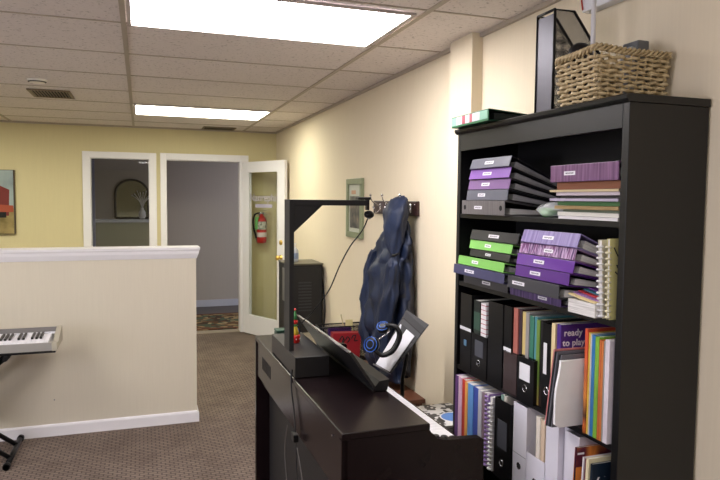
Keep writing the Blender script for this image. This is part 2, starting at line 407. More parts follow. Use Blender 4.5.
# rug
rugm, nt, b, tc = base('patterned_rug', .95)
vo = nt.nodes.new('ShaderNodeTexVoronoi'); vo.inputs['Scale'].default_value = 14; nt.links.new(tc.outputs['Object'], vo.inputs['Vector'])
rp = ramp(nt, [(0,(60,40,28)),(.25,(150,128,92)),(.42,(70,84,66)),(.6,(96,66,40)),(.8,(170,150,112))], 'CONSTANT'); nt.links.new(vo.outputs['Color'], rp.inputs[0]); nt.links.new(rp.outputs[0], b.inputs['Base Color'])
r = obj('hallway_rug', B((.2, 7.97, 0), (1.9, 9.05, .012), .004), rugm); tag(r, 'patterned brown and green rug on the hallway floor', 'rug')
bm = BM(); 
for lo, hi in (((.2,7.97),(1.9,8.03)), ((.2,8.99),(1.9,9.05)), ((.2,8.03),(.26,8.99)), ((1.84,8.03),(1.9,8.99))): box(bm, (*lo, .012), (*hi, .0135))
obj('border', bm, mat('rug_border', (96,50,34), .95), r)

# ceiling fittings
def panel(x0, x1, y0, y1, tint, s, label):
    t = thing('ceiling_light', label, 'ceiling light', ((x0+x1)/2, (y0+y1)/2, CH-.01), 0, 'fluorescent panels in the ceiling')
    m = mat('diffuser_%d' % round(s*10+tint[2]*100), (240,240,240), .5, emit=(tint, s))
    obj('diffuser', B((x0, y0, CH-.010), (x1, y1, CH-.004)), m, t)
    bm = BM(); f = .018
    for lo, hi in (((x0-f,y0-f),(x1+f,y0)), ((x0-f,y1),(x1+f,y1+f)), ((x0-f,y0),(x0,y1)), ((x1,y0),(x1+f,y1))):
        box(bm, (*lo, CH-.014), (*hi, CH-.003))
    obj('frame', bm, mat('light_frame', (190,180,175), .4), t)
LS = 18.0
panel(-.03, 1.12, 2.60, 3.20, (1,.95,.97), LS, 'large lit ceiling light panel near the top of the photo')
panel(-.03, 1.14, 5.905, 6.565, (1,.97,.80), LS*.8, 'smaller lit ceiling light panel near the back wall')
panel(-.03, 1.12, -.15, .49, (1,.95,.93), LS*.42, 'ceiling light panel directly above the viewpoint')
panel(-2.50, -1.36, 2.60, 3.20, (1,.96,.93), LS*.9, 'lit ceiling light panel left of the view')
panel(-2.50, -1.36, 5.905, 6.565, (1,.97,.80), LS*.8, 'lit ceiling light panel left over the passage')
panel(-2.50, -1.36, -.15, .49, (1,.96,.93), LS*.25, 'lit ceiling light panel rear left')
def vent(x0, x1, y0, y1, label, rot=0):
    t = thing('ceiling_vent', label, 'vent', ((x0+x1)/2, (y0+y1)/2, CH-.012))
    obj('backing', B((x0+.01, y0+.01, CH-.004), (x1-.01, y1-.01, CH-.001)), gapm, t)
    bm = BM(); f = .022
    for lo, hi in (((x0,y0),(x1,y0+f)), ((x0,y1-f),(x1,y1)), ((x0,y0+f),(x0+f,y1-f)), ((x1-f,y0+f),(x1,y1-f))):
        box(bm, (*lo, CH-.013), (*hi, CH-.003), .002)
    obj('frame', bm, mat('vent_metal', (128,112,88), .5), t)
    bm = BM(); x = x0+f
    while x < x1-f-.01:
        quadslab(bm, [(x, y0+f, CH-.013), (x, y1-f, CH-.013), (x+.004, y1-f, CH-.004), (x+.004, y0+f, CH-.004)], .0012); x += .022
    obj('slats', bm, mat('vent_metal', (128,112,88)), t)
vent(-.80, -.50, 5.38, 5.76, 'louvred metal ceiling vent on the left near the smoke detector')
vent(.68, 1.05, 7.44, 7.70, 'dark ceiling vent close to the back wall above the doorway')
t = thing('smoke_detector', 'round white ceiling detector in front of the louvred vent', 'smoke detector', (-.67, 4.98, CH-.025))
obj('housing', lathe(BM(), [(.03,0),(.05,.005),(.062,.015),(.066,.025)], (0,0,0), 20), mat('warm_white', (248,244,230), .4), t, local=True)
obj('slot_ring', lathe(BM(), [(.052,.007),(.056,.0085),(.060,.012)], (0,0,-.001), 20), gapm, t, local=True)

# ------------------------------------------------------------------ bookcase
BX, BW, BY0, BY1, BZ = 1.285, 1.572, 1.447, 2.46, 1.93
ZS = [.08, .33, .57, .905, 1.268, 1.556]   # shelf undersides
TH = .018
t = thing('bookcase', 'tall black wooden bookcase against the right wall', 'bookcase', ((BX+BW)/2, (BY0+BY1)/2, 0))
BC = t
for y0, y1 in ((BY0, BY0+.027), (BY1-.027, BY1)):
    obj('side_panel', B((BX, y0, 0), (BW, y1, BZ-.022), .002), black, t)
bm = BM(); pts = [(BX-.016, BZ-.004), (BX-.012, BZ), (BW, BZ), (BW, BZ-.022), (BX-.004, BZ-.022), (BX-.014, BZ-.014)]
prism(bm, pts, 1, BY0-.004, BY1+.004); obj('top_panel', bm, black, t)
obj('fascia', B((BX, BY0+.027, 1.838), (BX+.018, BY1-.027, BZ-.022), .001), black, t)
obj('back_panel', B((BW-.008, BY0+.027, .03), (BW-.002, BY1-.027, BZ-.022)), mat('bookcase_back', (16,15,17), .6), t)
for z in ZS: obj('shelf', B((BX+.003, BY0+.027, z), (BW-.008, BY1-.027, z+TH), .001), black, t)
obj('plinth', B((BX+.01, BY0+.027, 0), (BX+.026, BY1-.027, .08)), black, t)
S1, S2, S3, S4 = [ZS[k]+TH for k in (5, 4, 3, 2)]     # shelf tops, top row first

ringm = chrome
def binder(y0, y1, z0, z1, x0, cm, label, group, fore=.7, dep=.262, page=pages, lab=None, tilt=0, holes=False, pw=.8, rot=0, board=None):
    """ring binder lying flat, spine towards -X"""
    cy = (y0+y1)/2; T_ = z1-z0; L = y1-y0
    t = thing('ring_binder', label, 'binder', (x0, cy, z0), rot, group)
    h = L/2; zf = T_*fore
    bm = BM(); c = .003
    # spine + two boards as one folded shell
    box(bm, (0, -h, 0), (c, h, T_), .0012)
    obj('spine', bm, cm, t, local=True); bm = BM()
    prism(bm, [(c,0),(dep,0),(dep,c),(c,c)], 1, -h, h)
    prism(bm, [(c,T_-c),(dep,zf-c),(dep,zf),(c,T_)], 1, -h, h)
    obj('boards', bm, board or cm, t, local=True)
    bm = BM(); g = .006
    prism(bm, [(.028, c+.002), (.028+.222, c+.002), (.028+.222, max(c+.006, zf-c-.003)), (.028, (T_-c-.004)*pw+.0)], 1, -h+g, h-g)
    obj('pages', bm, page, t, local=True)
    bm = BM()
    for y in (-h*.72, 0, h*.72):
        tube(bm, [(.018+.011*math.cos(a), y, T_/2+min(.014, T_*.36)*math.sin(a)) for a in [2*PI*k/12 for k in range(13)]], .0014, 5)
    box(bm, (.004, -h+.004, T_/2-.006), (.0055, h-.004, T_/2+.006))
    obj('rings', bm, ringm, t, local=True)
    if lab:
        ly, lw = lab; lh = min(.0125, T_*.34)
        obj('label', box(BM(), (-.0008, ly-cy-lw/2, T_/2-lh/2), (-.0001, ly-cy+lw/2, T_/2+lh/2)), labelm, t, 'small white printed label', local=True)
    if holes:
        bm = BM()
        for y in (-h*.84, h*.84): lathe(bm, [(.010,-.0006),(.010,.0004)], (0, y, T_/2), 14, axis=0)
        obj('spine_hole', bm, gapm, t, local=True)
    if tilt: t.rotation_euler = (0, tilt, rot)
    return t
slate = mat('slate_vinyl', (92,94,106), .4, noise=.12)
violet = mat('violet_vinyl', (132,88,168), .35, noise=.1)
mauve = mat('mauve_vinyl', (126,92,142), .35, noise=.1)
steelg = blotch('steel_print', [(.35,(84,80,82)),(.65,(120,116,116))], 3, .35, mapping=(1,60,1))
purple = mat('purple_vinyl', (104,58,150), .3, noise=.12)
purple2 = mat('royal_purple_vinyl', (92,50,132), .3, noise=.12)
dpurp = blotch('dark_purple_stripe', [(.4,(58,42,84)),(.6,(96,74,128))], 1, .4, mapping=(1,70,1))
lav = blotch('lavender_ribbed', [(.4,(122,106,158)),(.6,(150,136,186))], 1, .4, mapping=(1,60,1))
pinkpat = blotch('pink_zebra', [(.42,(80,44,96)),(.5,(196,166,202)),(.6,(112,60,112))], 1, .4, mapping=(1,90,12), detail=1)
plum = blotch('plum_ribbed', [(.4,(94,58,96)),(.6,(128,88,128))], 1, .4, mapping=(1,90,4))
lime = mat('lime_vinyl', (128,192,96), .35)
charc = mat('charcoal_vinyl', (34,34,38), .35)
dgrey = mat('dark_grey_vinyl', (62,62,68), .4)
navy = mat('navy_vinyl', (62,62,96), .4)
PILE = {}
def pile(y0, y1, x0, T_, cm, S_, label, group, tf=.021, **k):
    """next binder of a pile: thick spines in front, thinner fore-edges behind, so the pile slopes back"""
    zs, zf = PILE.get(group, (S_, S_)); dep = .262
    tl = math.atan2(zs-zf, dep)
    b_ = binder(y0, y1, zs, zs+T_, x0, cm, label, group, fore=tf/T_, tilt=tl, board=k.pop('board', None), **k)
    PILE[group] = (zs+T_+.002, zf+tf+.0015)
    return b_
G1 = 'ring binders stacked at the left of the top shelf'
pile(2.055, 2.385, 1.27, 0.056, steelg, S1, 'metallic grey patterned binder, bottom of the top shelf left stack', G1, lab=(2.25,.06), holes=True, page=pages, pw=.55)
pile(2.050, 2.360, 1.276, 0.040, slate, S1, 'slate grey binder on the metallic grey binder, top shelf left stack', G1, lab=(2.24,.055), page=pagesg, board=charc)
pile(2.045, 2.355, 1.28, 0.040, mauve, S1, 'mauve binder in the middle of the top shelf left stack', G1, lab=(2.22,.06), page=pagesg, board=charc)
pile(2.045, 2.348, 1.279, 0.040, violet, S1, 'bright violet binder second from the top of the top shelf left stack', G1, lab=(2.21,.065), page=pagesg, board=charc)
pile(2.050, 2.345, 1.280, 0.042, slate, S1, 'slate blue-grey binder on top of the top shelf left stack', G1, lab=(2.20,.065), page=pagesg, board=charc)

def sheet(name, label, cat, lo, hi, m, group=None, pm=None, bev=.0008):
    """thin folder or magazine lying flat: cover boards and page block"""
    t = thing(name, label, cat, ((lo[0]+hi[0])/2, (lo[1]+hi[1])/2, lo[2]), 0, group)
    T_ = hi[2]-lo[2]; c = min(.0016, T_*.22)
    bm = BM(); box(bm, lo, (hi[0], hi[1], lo[2]+c)); box(bm, (lo[0], lo[1], hi[2]-c), hi); box(bm, (lo[0], lo[1], lo[2]+c), (lo[0]+c, hi[1], hi[2]-c))
    obj('cover', bm, m, t)
    obj('pages', B((lo[0]+c, lo[1]+.002, lo[2]+c), (hi[0]-.003, hi[1]-.002, hi[2]-c)), pm or pages, t)
    return t
G2 = 'papers and folders piled at the right of the top shelf'
flat = [('magazine', 'thin white magazine at the very bottom of the top shelf right pile', .010, 1.755, (214,212,214), 0),
 ('magazine', 'white booklet second from the bottom of the top shelf right pile', .013, 1.765, (206,204,196), .004),
 ('folder', 'grey-green folder low in the top shelf right pile', .008, 1.745, (96,108,92), .010),
 ('magazine', 'tan booklet with worn edge in the lower top shelf right pile', .012, 1.780, (150,126,84), .002),
 ('folder', 'glossy green folder in the top shelf right pile', .014, 1.770, (50,96,52), .006),
 ('magazine', 'pale lilac booklet above the glossy green folder', .009, 1.805, (176,166,188), .0),
 ('folder', 'black folder under the pale pink booklet in the top shelf pile', .009, 1.765, (22,20,30), .008),
 ('magazine', 'pale pink booklet above the black folder in the top shelf pile', .011, 1.775, (196,184,192), .004),
 ('folder', 'thin beige folder under the rust-brown folder', .008, 1.805, (196,178,140), .0),
 ('folder', 'rust-brown folder directly under the plum binder', .024, 1.775, (120,68,44), .006)]
z = S1
for nm, lb, th, yy, c, dx in flat:
    sheet(nm, lb, nm, (1.287+dx, 1.482, z), (1.287+dx+.225, yy, z+th-.001), mat('flat_%d_%d_%d' % c, c, .4), G2); z += th
plb = binder(1.481, 1.800, z, z+.054, 1.284, plum, 'thick plum textured binder topping the right pile on the top shelf', G2, .9, lab=(1.70,.055))
# plastic bag with green
t = thing('plastic_bag', 'clear crumpled plastic bag with something green inside on the top shelf', 'bag', (1.33, 1.90, S1))
def blob(c, r, seed, amp=.25, n=24, m=14):
    bm = BM(); bmesh.ops.create_uvsphere(bm, u_segments=n, v_segments=m, radius=1)
    rn = random.Random(seed); ph = [(Vector((rn.uniform(-3,3), rn.uniform(-3,3), rn.uniform(-3,3))), rn.uniform(0,6)) for _ in range(7)]
    for v in bm.verts:
        k = 1+amp*sum(math.sin(v.co.dot(p)*1.6+q) for p, q in ph)/4
        v.co = Vector((v.co.x*r[0]*k, v.co.y*r[1]*k, v.co.z*r[2]*(1+amp*.3*(k-1)/max(amp,.01)))) + Vector(c)
    for f in bm.faces: f.smooth = True
    return bm
bagm, nt, b, tc = base('clear_plastic', .15)
b.inputs['Base Color'].default_value = (.85,.87,.88,1); b.inputs['Alpha'].default_value = .38
obj('bag_film', blob((1.33, 1.85, S1+.026), (.045,.068,.026), 3, .3), bagm, t)
obj('contents', blob((1.325, 1.86, S1+.018), (.025,.035,.0165), 5, .15), mat('bag_green', (110,180,90), .5), t)

# second shelf left stack
G3 = 'ring binders stacked at the left of the second shelf'
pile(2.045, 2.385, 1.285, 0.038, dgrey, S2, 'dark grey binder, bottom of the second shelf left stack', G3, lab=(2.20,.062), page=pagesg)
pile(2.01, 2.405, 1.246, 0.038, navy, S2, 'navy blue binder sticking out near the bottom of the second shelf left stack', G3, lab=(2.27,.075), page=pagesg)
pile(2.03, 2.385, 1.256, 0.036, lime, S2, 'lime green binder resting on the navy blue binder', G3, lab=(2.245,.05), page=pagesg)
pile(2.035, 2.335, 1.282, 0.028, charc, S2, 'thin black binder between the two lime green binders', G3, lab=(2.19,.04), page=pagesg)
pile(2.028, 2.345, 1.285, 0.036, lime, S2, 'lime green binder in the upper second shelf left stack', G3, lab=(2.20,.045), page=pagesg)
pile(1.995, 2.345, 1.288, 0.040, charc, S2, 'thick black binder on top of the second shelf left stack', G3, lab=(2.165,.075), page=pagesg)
G4 = 'ring binders stacked in the middle of the second shelf'
pile(1.730, 2.032, 1.287, 0.030, dpurp, S2, 'dark purple striped binder, bottom of the second shelf middle stack', G4, lab=(1.83,.05))
pile(1.700, 2.000, 1.255, 0.044, dgrey, S2, 'thick dark grey binder on the dark purple striped binder', G4, lab=(1.93,.075))
pile(1.672, 1.975, 1.27, 0.039, purple2, S2, 'deep purple binder on the thick dark grey binder', G4, lab=(1.855,.06))
pile(1.655, 1.972, 1.272, 0.039, purple, S2, 'shiny purple binder under the pink zebra patterned binder', G4, lab=(1.84,.06))
pile(1.660, 1.968, 1.28, 0.038, pinkpat, S2, 'pink and purple zebra patterned binder', G4, lab=(1.80,.05))
pile(1.652, 1.962, 1.282, 0.046, lav, S2, 'lavender ribbed binder topping the second shelf middle stack', G4, lab=(1.81,.06))
# white paper block and coloured sheets
t = thing('paper_stack', 'thick white block of paper on the second shelf', 'paper', (1.37, 1.605, S2))
obj('sheets', B((1.262, 1.535, S2), (1.45, 1.66, S2+.041), .001), pages, t)
z = S2+.042
for k, (nm, c) in enumerate((('cream', (226,206,150)), ('mauve', (150,112,170)), ('red', (190,50,60)), ('teal', (60,120,140)), ('violet', (112,66,150)))):
    bm = BM(); y0, y1 = 1.545, 1.668-.004*k; n = 8; top = []; bot = []
    for i in range(n+1):
        y = y1+(y0-y1)*i/n; dz = .012*(1-i/n)**1.5
        bot.append((y, z+dz+k*.0042)); top.append((y, z+dz+k*.0042+.0032))
    prism(bm, bot+top[::-1], 0, 1.268+.016*k, 1.45)
    tag(obj('paper_sheaf', bm, mat('sheaf_'+nm, c, .6)), '%s sheaf of paper fanned on the white paper block' % nm, 'paper', 'coloured sheaves on the paper block')
# comb bound books
def comb_book(y0, y1, z0, h, x0, dep, cm, label, group, combm, tilt=0, scribble=False):
    t = thing('comb_bound_book', label, 'book', (x0, y0, z0), 0, group)
    th = y1-y0
    obj('pages', box(BM(), (.008, .001, .002), (dep, th-.001, h-.002)), pagesv, t, local=True)
    bm = BM(); box(bm, (.006, 0, 0), (dep+.002, .001, h)); box(bm, (.006, th-.001, 0), (dep+.002, th, h))
    obj('cover', bm, cm, t, local=True)
    bm = BM(); n = int(h/.017)
    for k in range(n):
        z = .008+k*.017
        tube(bm, [(.006+(th*.55)*math.cos(a)*.9, th/2+th*.55*math.sin(a), z) for a in [.6+ (2*PI-1.2)*i/10 for i in range(11)]], .0036, 6)
    obj('comb_binding', bm, combm, t, local=True)
    if scribble:
        bm = BM()
        tube(bm, smoothpath([(.02,-.0005,.21),(.05,-.0005,.17),(.09,-.0005,.20),(.06,-.0005,.13),(.03,-.0005,.16),(.07,-.0005,.09)],6), .002, 5)
        tube(bm, smoothpath([(.025,-.0005,.14),(.05,-.0005,.11),(.035,-.0005,.06)],6), .002, 5)
        obj('cover_drawing', bm, mat('ink', (30,28,20), .6), t, local=True)
    if tilt: t.rotation_euler = (tilt, 0, 0)
    return t
G5 = 'comb bound books at the right end of the second shelf'
yellowc = mat('pale_yellow_cover', (214,206,140), .5)
comb_book(1.520, 1.536, S2+.001, .232, 1.272, .2, mat('cream_cover', (206,200,180), .5), 'white comb bound book next to the paper block on the second shelf', G5, white, -.06)
comb_book(1.497, 1.509, S2+.001, .236, 1.276, .2, yellowc, 'pale yellow comb bound book with black drawing at the shelf end', G5, mat('cream_comb', (216,208,176), .4), -.03, True)

# upright books
def book(y0, y1, z0, h, x0, dep, m, label, group, pm=None, name='book', lean=0, cat=None, top=None):
    t = thing(name, label, cat or name.split('_')[-1], (x0, y0, z0), 0, group)
    th = y1-y0; c = min(.0015, th*.18)
    bm = BM(); box(bm, (0, 0, 0), (c, th, h)); box(bm, (c, 0, 0), (dep, c, h)); box(bm, (c, th-c, 0), (dep, th, h))
    obj('cover', bm, m, t, local=True)
    obj('pages', box(BM(), (c, c, .001), (dep-.003, th-c, h-.0015)), pm or pagesv, t, local=True)
    if lean: t.rotation_euler = (lean, 0, 0)
    return t
def vb(name, a, b_, c=None):
    st = [(0, a), (.45, b_)] + ([(.75, c)] if c else [])
    return striped(name, st, 2, 1, .45, .3, const=False)
# row 3 files
def file_box(y0, y1, z0, h, x0, dep, m, label, group, kind='tall', front=None, lab=None, hole=None, ring=False, sticker=None, slit=False, strip=None, name='magazine_file'):
    """open topped file; low front with sloping sides, or turned with its tall back outwards"""
    t = thing(name, label, 'magazine file', (x0, (y0+y1)/2, z0), 0, group)
    h2 = (y1-y0)/2; w = .002
    bm = BM()
    f = front if kind == 'low' else h
    bk = h
    fs = box(bm, (0, -h2, 0), (w, h2, f)); box(bm, (dep-w, -h2, 0), (dep, h2, bk)); box(bm, (w, -h2, 0), (dep-w, h2, w))
    sp = [(w, w), (dep-w, w), (dep-w, bk), (dep*.42, bk), (w, f)] if kind == 'low' else [(w, w), (dep-w, w), (dep-w, h*.42), (dep*.6, h), (w, h)]
    for a, c in ((-h2, -h2+w), (h2-w, h2)): prism(bm, sp, 1, a, c)
    obj('box', bm, m, t, local=True)
    if slit: obj('fold_line', box(BM(), (-.0006, -h2+.001, slit), (.0002, h2-.001, slit+.0016)), grey, t, local=True)
    if hole:
        bm = BM(); lathe(bm, [(.011,-.0008),(.011,.001)], (0, 0, hole), 18, axis=0)
        obj('finger_hole', bm, gapm, t, local=True)
        bm = BM(); tube(bm, [(-.0012, .012*math.cos(a), hole+.012*math.sin(a)) for a in [2*PI*k/20 for k in range(21)]], .0024 if ring else .0012, 6)
        obj('hole_ring', bm, chrome, t, local=True)
    if lab:
        lm, a, c, l0, l1 = lab
        obj('label', box(BM(), (-.0012, a, l0), (-.0001, c, l1)), lm, t, local=True)
    if sticker: obj('sticker', box(BM(), (-.0012, *sticker[0]), (-.0001, *sticker[1])), mat('blue_sticker', (90,130,160), .4), t, local=True)
    if strip: obj('label_strip', box(BM(), (-.0016, -h2+.001, strip), (-.0001, h2-.001, strip+.013)), white, t, local=True)
    return t
filem = mat('black_card', (14,14,16), .35, spec=.35)
filem2 = mat('translucent_brown', (62,50,50), .25, noise=.2)
whitef = mat('white_card', (214,212,222), .5, noise=.03)
G6 = 'magazine files on the third shelf'
dg = mat('dark_grey_label', (74,76,84), .5); wl = mat('plain_white_label', (226,226,230), .5)
file_box(2.302, 2.395, S3, .318, 1.279, .24, filem, 'black magazine file with blue sticker at the far end of the third shelf', G6, strip=.165, sticker=((-.01,.10),(.012,.125)))
file_box(2.172, 2.294, S3, .318, 1.277, .24, filem, 'black magazine file holding a green book and a dotted book', G6, 'low', .168, lab=(dg,-.035,.03,.08,.145), hole=.055)
book(2.236, 2.285, S3+.004, .300, 1.281, .2, striped('green_rounds', [(0,(20,30,26)),(.30,(60,130,80)),(.52,(20,30,26)),(.60,(50,80,66)),(.84,(18,26,24))], 2, 1), 'dark book with green rounded marks on its spine', 'books in the black files')
book(2.188, 2.228, S3+.004, .296, 1.281, .19, striped('dotted_white', [(0,(226,222,224)),(.45,(180,70,70)),(.6,(226,222,224))], 2, 16), 'white book with red dots along its spine in a black file', 'books in the black files')
file_box(2.062, 2.166, S3, .318, 1.279, .24, filem, 'plain black magazine file left of the white striped file', G6)
file_box(2.004, 2.056, S3, .318, 1.281, .24, filem, 'black magazine file with a white strip label behind the pink books', G6, strip=.150)
file_box(1.952, 2.040, S3, .152, 1.272, .015, filem2, 'translucent brown folder of papers in front of the black files', G6, 'low', .15, name='document_wallet')
bpY = [(2.000,1.972,(176,104,92),(210,160,150),'rose-brown'), (1.967,1.950,(60,40,50),(150,80,80),'dark rose'), (1.948,1.924,(206,186,120),(140,86,60),'cream-yellow'),
       (1.922,1.902,(150,146,146),(196,196,200),'light grey'), (1.900,1.876,(60,120,100),(110,150,140),'teal green'), (1.874,1.858,(80,140,150),(150,180,180),'pale teal'),
       (1.856,1.838,(110,140,60),(180,130,80),'olive and tan'), (1.836,1.824,(30,28,30),(60,40,30),'near-black'), (1.822,1.806,(176,110,60),(190,150,90),'orange-tan')]
for k, (y1, y0, a, c, nm) in enumerate(bpY):
    book(y0, y1, S3+.004, .314-.003*k+.004*(k%2), 1.286+.002*(k%3), .205, vb('spine_up_%d' % k, c, a), '%s book standing in the middle of the third shelf' % nm, 'thin books in the middle of the third shelf', name='book')
file_box(1.846, 1.948, S3, .158, 1.272, .018, filem, 'black file front with a square white label on the third shelf', G6, 'low', .156, lab=(wl,-.028,.036,.075,.135), hole=.048)
file_box(1.742, 1.800, S3, .30, 1.272, .25, filem, 'black lever file with a metal finger ring on the third shelf', G6, lab=(wl,.004,.022,.13,.235), hole=.075, ring=True)
G7 = 'books at the near end of the third shelf'
book(1.718, 1.736, S3, .312, 1.260, .215, vb('cream_orange', (196,110,90), (214,150,110), (226,208,160)), 'cream and orange book left of the purple lettered book', G7)
rp_ = book(1.690, 1.710, S3+.002, .312, 1.262, .205, mat('deep_purple_cover', (78,50,130), .35), 'purple book whose cover reads ready to play', G7)
lettm = mat('white_lettering', (232,230,236), .5)
Mr = Matrix.Translation((1.273, 1.6895, S3+.277)) @ Matrix.Rotation(PI/2, 4, 'X')
textmesh('cover_lettering', 'ready', .030, lettm, rp_, Mr, .0004, .0006, 'white lettering')
Mr = Matrix.Translation((1.269, 1.6895, S3+.245)) @ Matrix.Rotation(PI/2, 4, 'X')
textmesh('cover_lettering', 'to play', .029, lettm, rp_, Mr, .0004, .0006, 'white lettering')
obj('cover_band', B((1.264, 1.6892, S3+.214), (1.45, 1.690, S3+.222)), lettm, rp_, 'white band')
book(1.676, 1.683, S3+.001, .250, 1.205, .22, mat('pink_red', (196,120,120), .5), 'pink-edged booklet leaning beside the thin dark folders', G7, lean=.14)
fg = mat('folder_black', (40,40,44), .4); fg2 = mat('folder_grey', (104,104,112), .4)
for k in range(4):
    book(1.667-.0062*k, 1.672-.0062*k, S3+.001, .246-.003*k+.004*(k%2), 1.200+.002*k, .215, (fg, fg2)[k % 2], ('black', 'grey')[k % 2]+' thin folder leaning in the bundle behind the white paper pad', 'thin folders behind the white pad', name='folder', lean=.145+.008*k)
bm = BM(); n = 12; loop = []
for i in range(n+1):
    u = i/n; loop.append((.012*(1-u)**3+.002*math.sin(u*9), .004+.222*u if i else .012))
loop = loop + [(.21, .226), (.21, .002), (.03, .001)]
prism(bm, loop, 1, 0, .009)
pad = obj('paper_pad', bm, mat('pad_white', (244,244,246), .7), local=True); pad.location = (1.196, 1.638, S3+.001); pad.rotation_euler = (.18, 0, 0)
tag(pad, 'white paper pad leaning out of the third shelf', 'paper')
G8 = 'colourful books at the right end of the third shelf'
sunset = striped('sunset_spine', [(0,(40,22,20)),(.12,(214,110,50)),(.22,(60,30,22)),(.40,(226,140,60)),(.62,(214,110,60)),(.9,(206,80,50))], 2, 1, .4, .1, const=False)
rowc = [(1.586,1.574,None,.322,'orange sunset'), (1.573,1.566,(226,190,80),.312,'yellow'), (1.5645,1.559,(200,200,196),.310,'pale grey'), (1.5575,1.5445,(50,120,180),.308,'bright blue'),
        (1.543,1.527,(124,176,62),.306,'lime green'), (1.525,1.517,(196,104,56),.300,'rust orange'), (1.5155,1.508,(206,120,60),.298,'burnt orange'), (1.506,1.502,(150,150,140),.300,'grey'), (1.500,1.482,(214,206,214),.306,'white')]
for y1, y0, c, h, nm in rowc:
    m = sunset if c is None else mat('spine_%d_%d_%d' % c, c, .4, noise=.12, nscale=60)
    book(y0, y1, S3+.001, h, 1.272+(.0 if c is None else .003), .22, m, '%s book at the right end of the third shelf' % nm, G8)

# row 4
G9 = 'books crammed at the far end of the fourth shelf'
r4 = [(2.398,2.376,(96,60,120),.300,'purple'), (2.374,2.344,(206,170,196),.300,'white and pink'), (2.342,2.314,(186,50,40),.296,'red'), (2.312,2.292,(226,160,80),.294,'orange'),
      (2.290,2.249,(90,140,196),.294,'sky blue'), (2.247,2.205,(50,70,150),.292,'royal blue'), (2.203,2.177,(170,170,176),.292,'silver grey'), (2.175,2.155,(120,100,110),.290,'taupe')]
for k, (y1, y0, c, h, nm) in enumerate(r4):
    book(y0, y1, S4, h, 1.262+.002*(k%3), .22, vb('low_%d' % k, c, tuple(min(255, int(v*1.12+14)) for v in c)), '%s book in the far bundle on the fourth shelf' % nm, G9)
comb_book(2.134, 2.150, S4+.002, .290, 1.262, .2, mat('lilac_cover', (150,120,180), .5), 'lilac spiral bound book on the fourth shelf', G9, mat('lilac_comb', (160,130,190), .4))
comb_book(2.096, 2.114, S4+.002, .288, 1.258, .2, mat('whitish_cover', (222,222,230), .5), 'white spiral bound book beside the black file on the fourth shelf', G9, white)
G10 = 'magazine files on the fourth shelf'
file_box(1.966, 2.076, S4, .302, 1.262, .24, filem, 'wide black file with grey label holder at the left of the fourth shelf files', G10, lab=(dg,-.032,.032,.12,.225), hole=.065)
for k, c in enumerate(((206,200,190), (120,150,140))):
    book(2.015+.022*k, 2.033+.022*k, S4+.004, .312, 1.275, .2, mat('filed_%d' % k, c, .6), ('cream', 'grey-green')[k]+' papers standing in the wide black file', 'papers in the wide black file', name='booklet')
file_box(1.877, 1.961, S4, .318, 1.27, .245, whitef, 'white magazine file next to the black file on the fourth shelf', G10, slit=.135, hole=.095)
file_box(1.769, 1.873, S4, .318, 1.27, .245, whitef, 'white magazine file open to beige papers', G10, 'low', .165, hole=.078)
book(1.790, 1.810, S4+.004, .296, 1.282, .2, mat('beige_papers', (208,186,160), .7), 'beige booklet inside the open white file', 'booklets inside the open white file')
book(1.815, 1.838, S4+.004, .300, 1.282, .2, mat('cream_papers', (222,214,200), .7), 'cream booklet inside the open white file', 'booklets inside the open white file')
file_box(1.698, 1.765, S4, .318, 1.27, .245, whitef, 'white magazine file right of the open white file', G10, slit=.100, hole=.06)
file_box(1.672, 1.694, S4, .316, 1.29, .225, whitef, 'narrow white file between two wider white files', G10)
file_box(1.602, 1.668, S4, .312, 1.276, .235, whitef, 'white magazine file behind the dark glossy magazine', G10)
G11 = 'magazines at the near end of the fourth shelf'
night = blotch('night_glow_cover', [(.38,(24,18,36)),(.5,(90,30,50)),(.6,(230,140,60)),(.68,(150,60,50)),(.8,(40,22,50))], 2.2, .3, 'Generated', 1)
mg = book(1.580, 1.588, S4, .300, 1.235, .21, night, 'dark glossy magazine with an orange glow on its cover', G11, name='magazine', lean=.06)
obj('cover_glow', box(BM(), (.002,-.0008,.19), (.034,-.0002,.238)), mat('glow_orange', (230,140,60), .4), mg, 'orange and yellow patch', local=True)
obj('cover_title', box(BM(), (.004,-.0008,.278), (.028,-.0002,.284)), lettm, mg, 'small white title bar', local=True)
book(1.546, 1.552, S4, .282, 1.238, .21, mat('spine_white3', (216,210,214), .5), 'thin white booklet beside the dark glossy magazine', G11, name='magazine', lean=.05)
book(1.538, 1.543, S4, .280, 1.240, .21, mat('spine_red2', (110,60,66), .5), 'thin dull red booklet at the near end of the fourth shelf', G11, name='magazine', lean=.05)
book(1.524, 1.535, S4, .284, 1.240, .21, mat('spine_cream2', (216,206,170), .5), 'cream booklet left of the dark blue magazine', G11, name='magazine', lean=.04)
nb = book(1.510, 1.518, S4, .272, 1.245, .22, mat('navy_teal_cover', (24,38,54), .35), 'dark blue magazine with pale lettering at the near end of the fourth shelf', G11, name='magazine', lean=.03)
for ch, zz in (('C', .205), ('H', .160)):
    textmesh('cover_lettering', ch, .045, lettm, nb, Matrix.Translation((1.262, 1.5035, S4+zz)) @ Matrix.Rotation(PI/2, 4, 'X'), .0004, .0005, 'pale lettering')

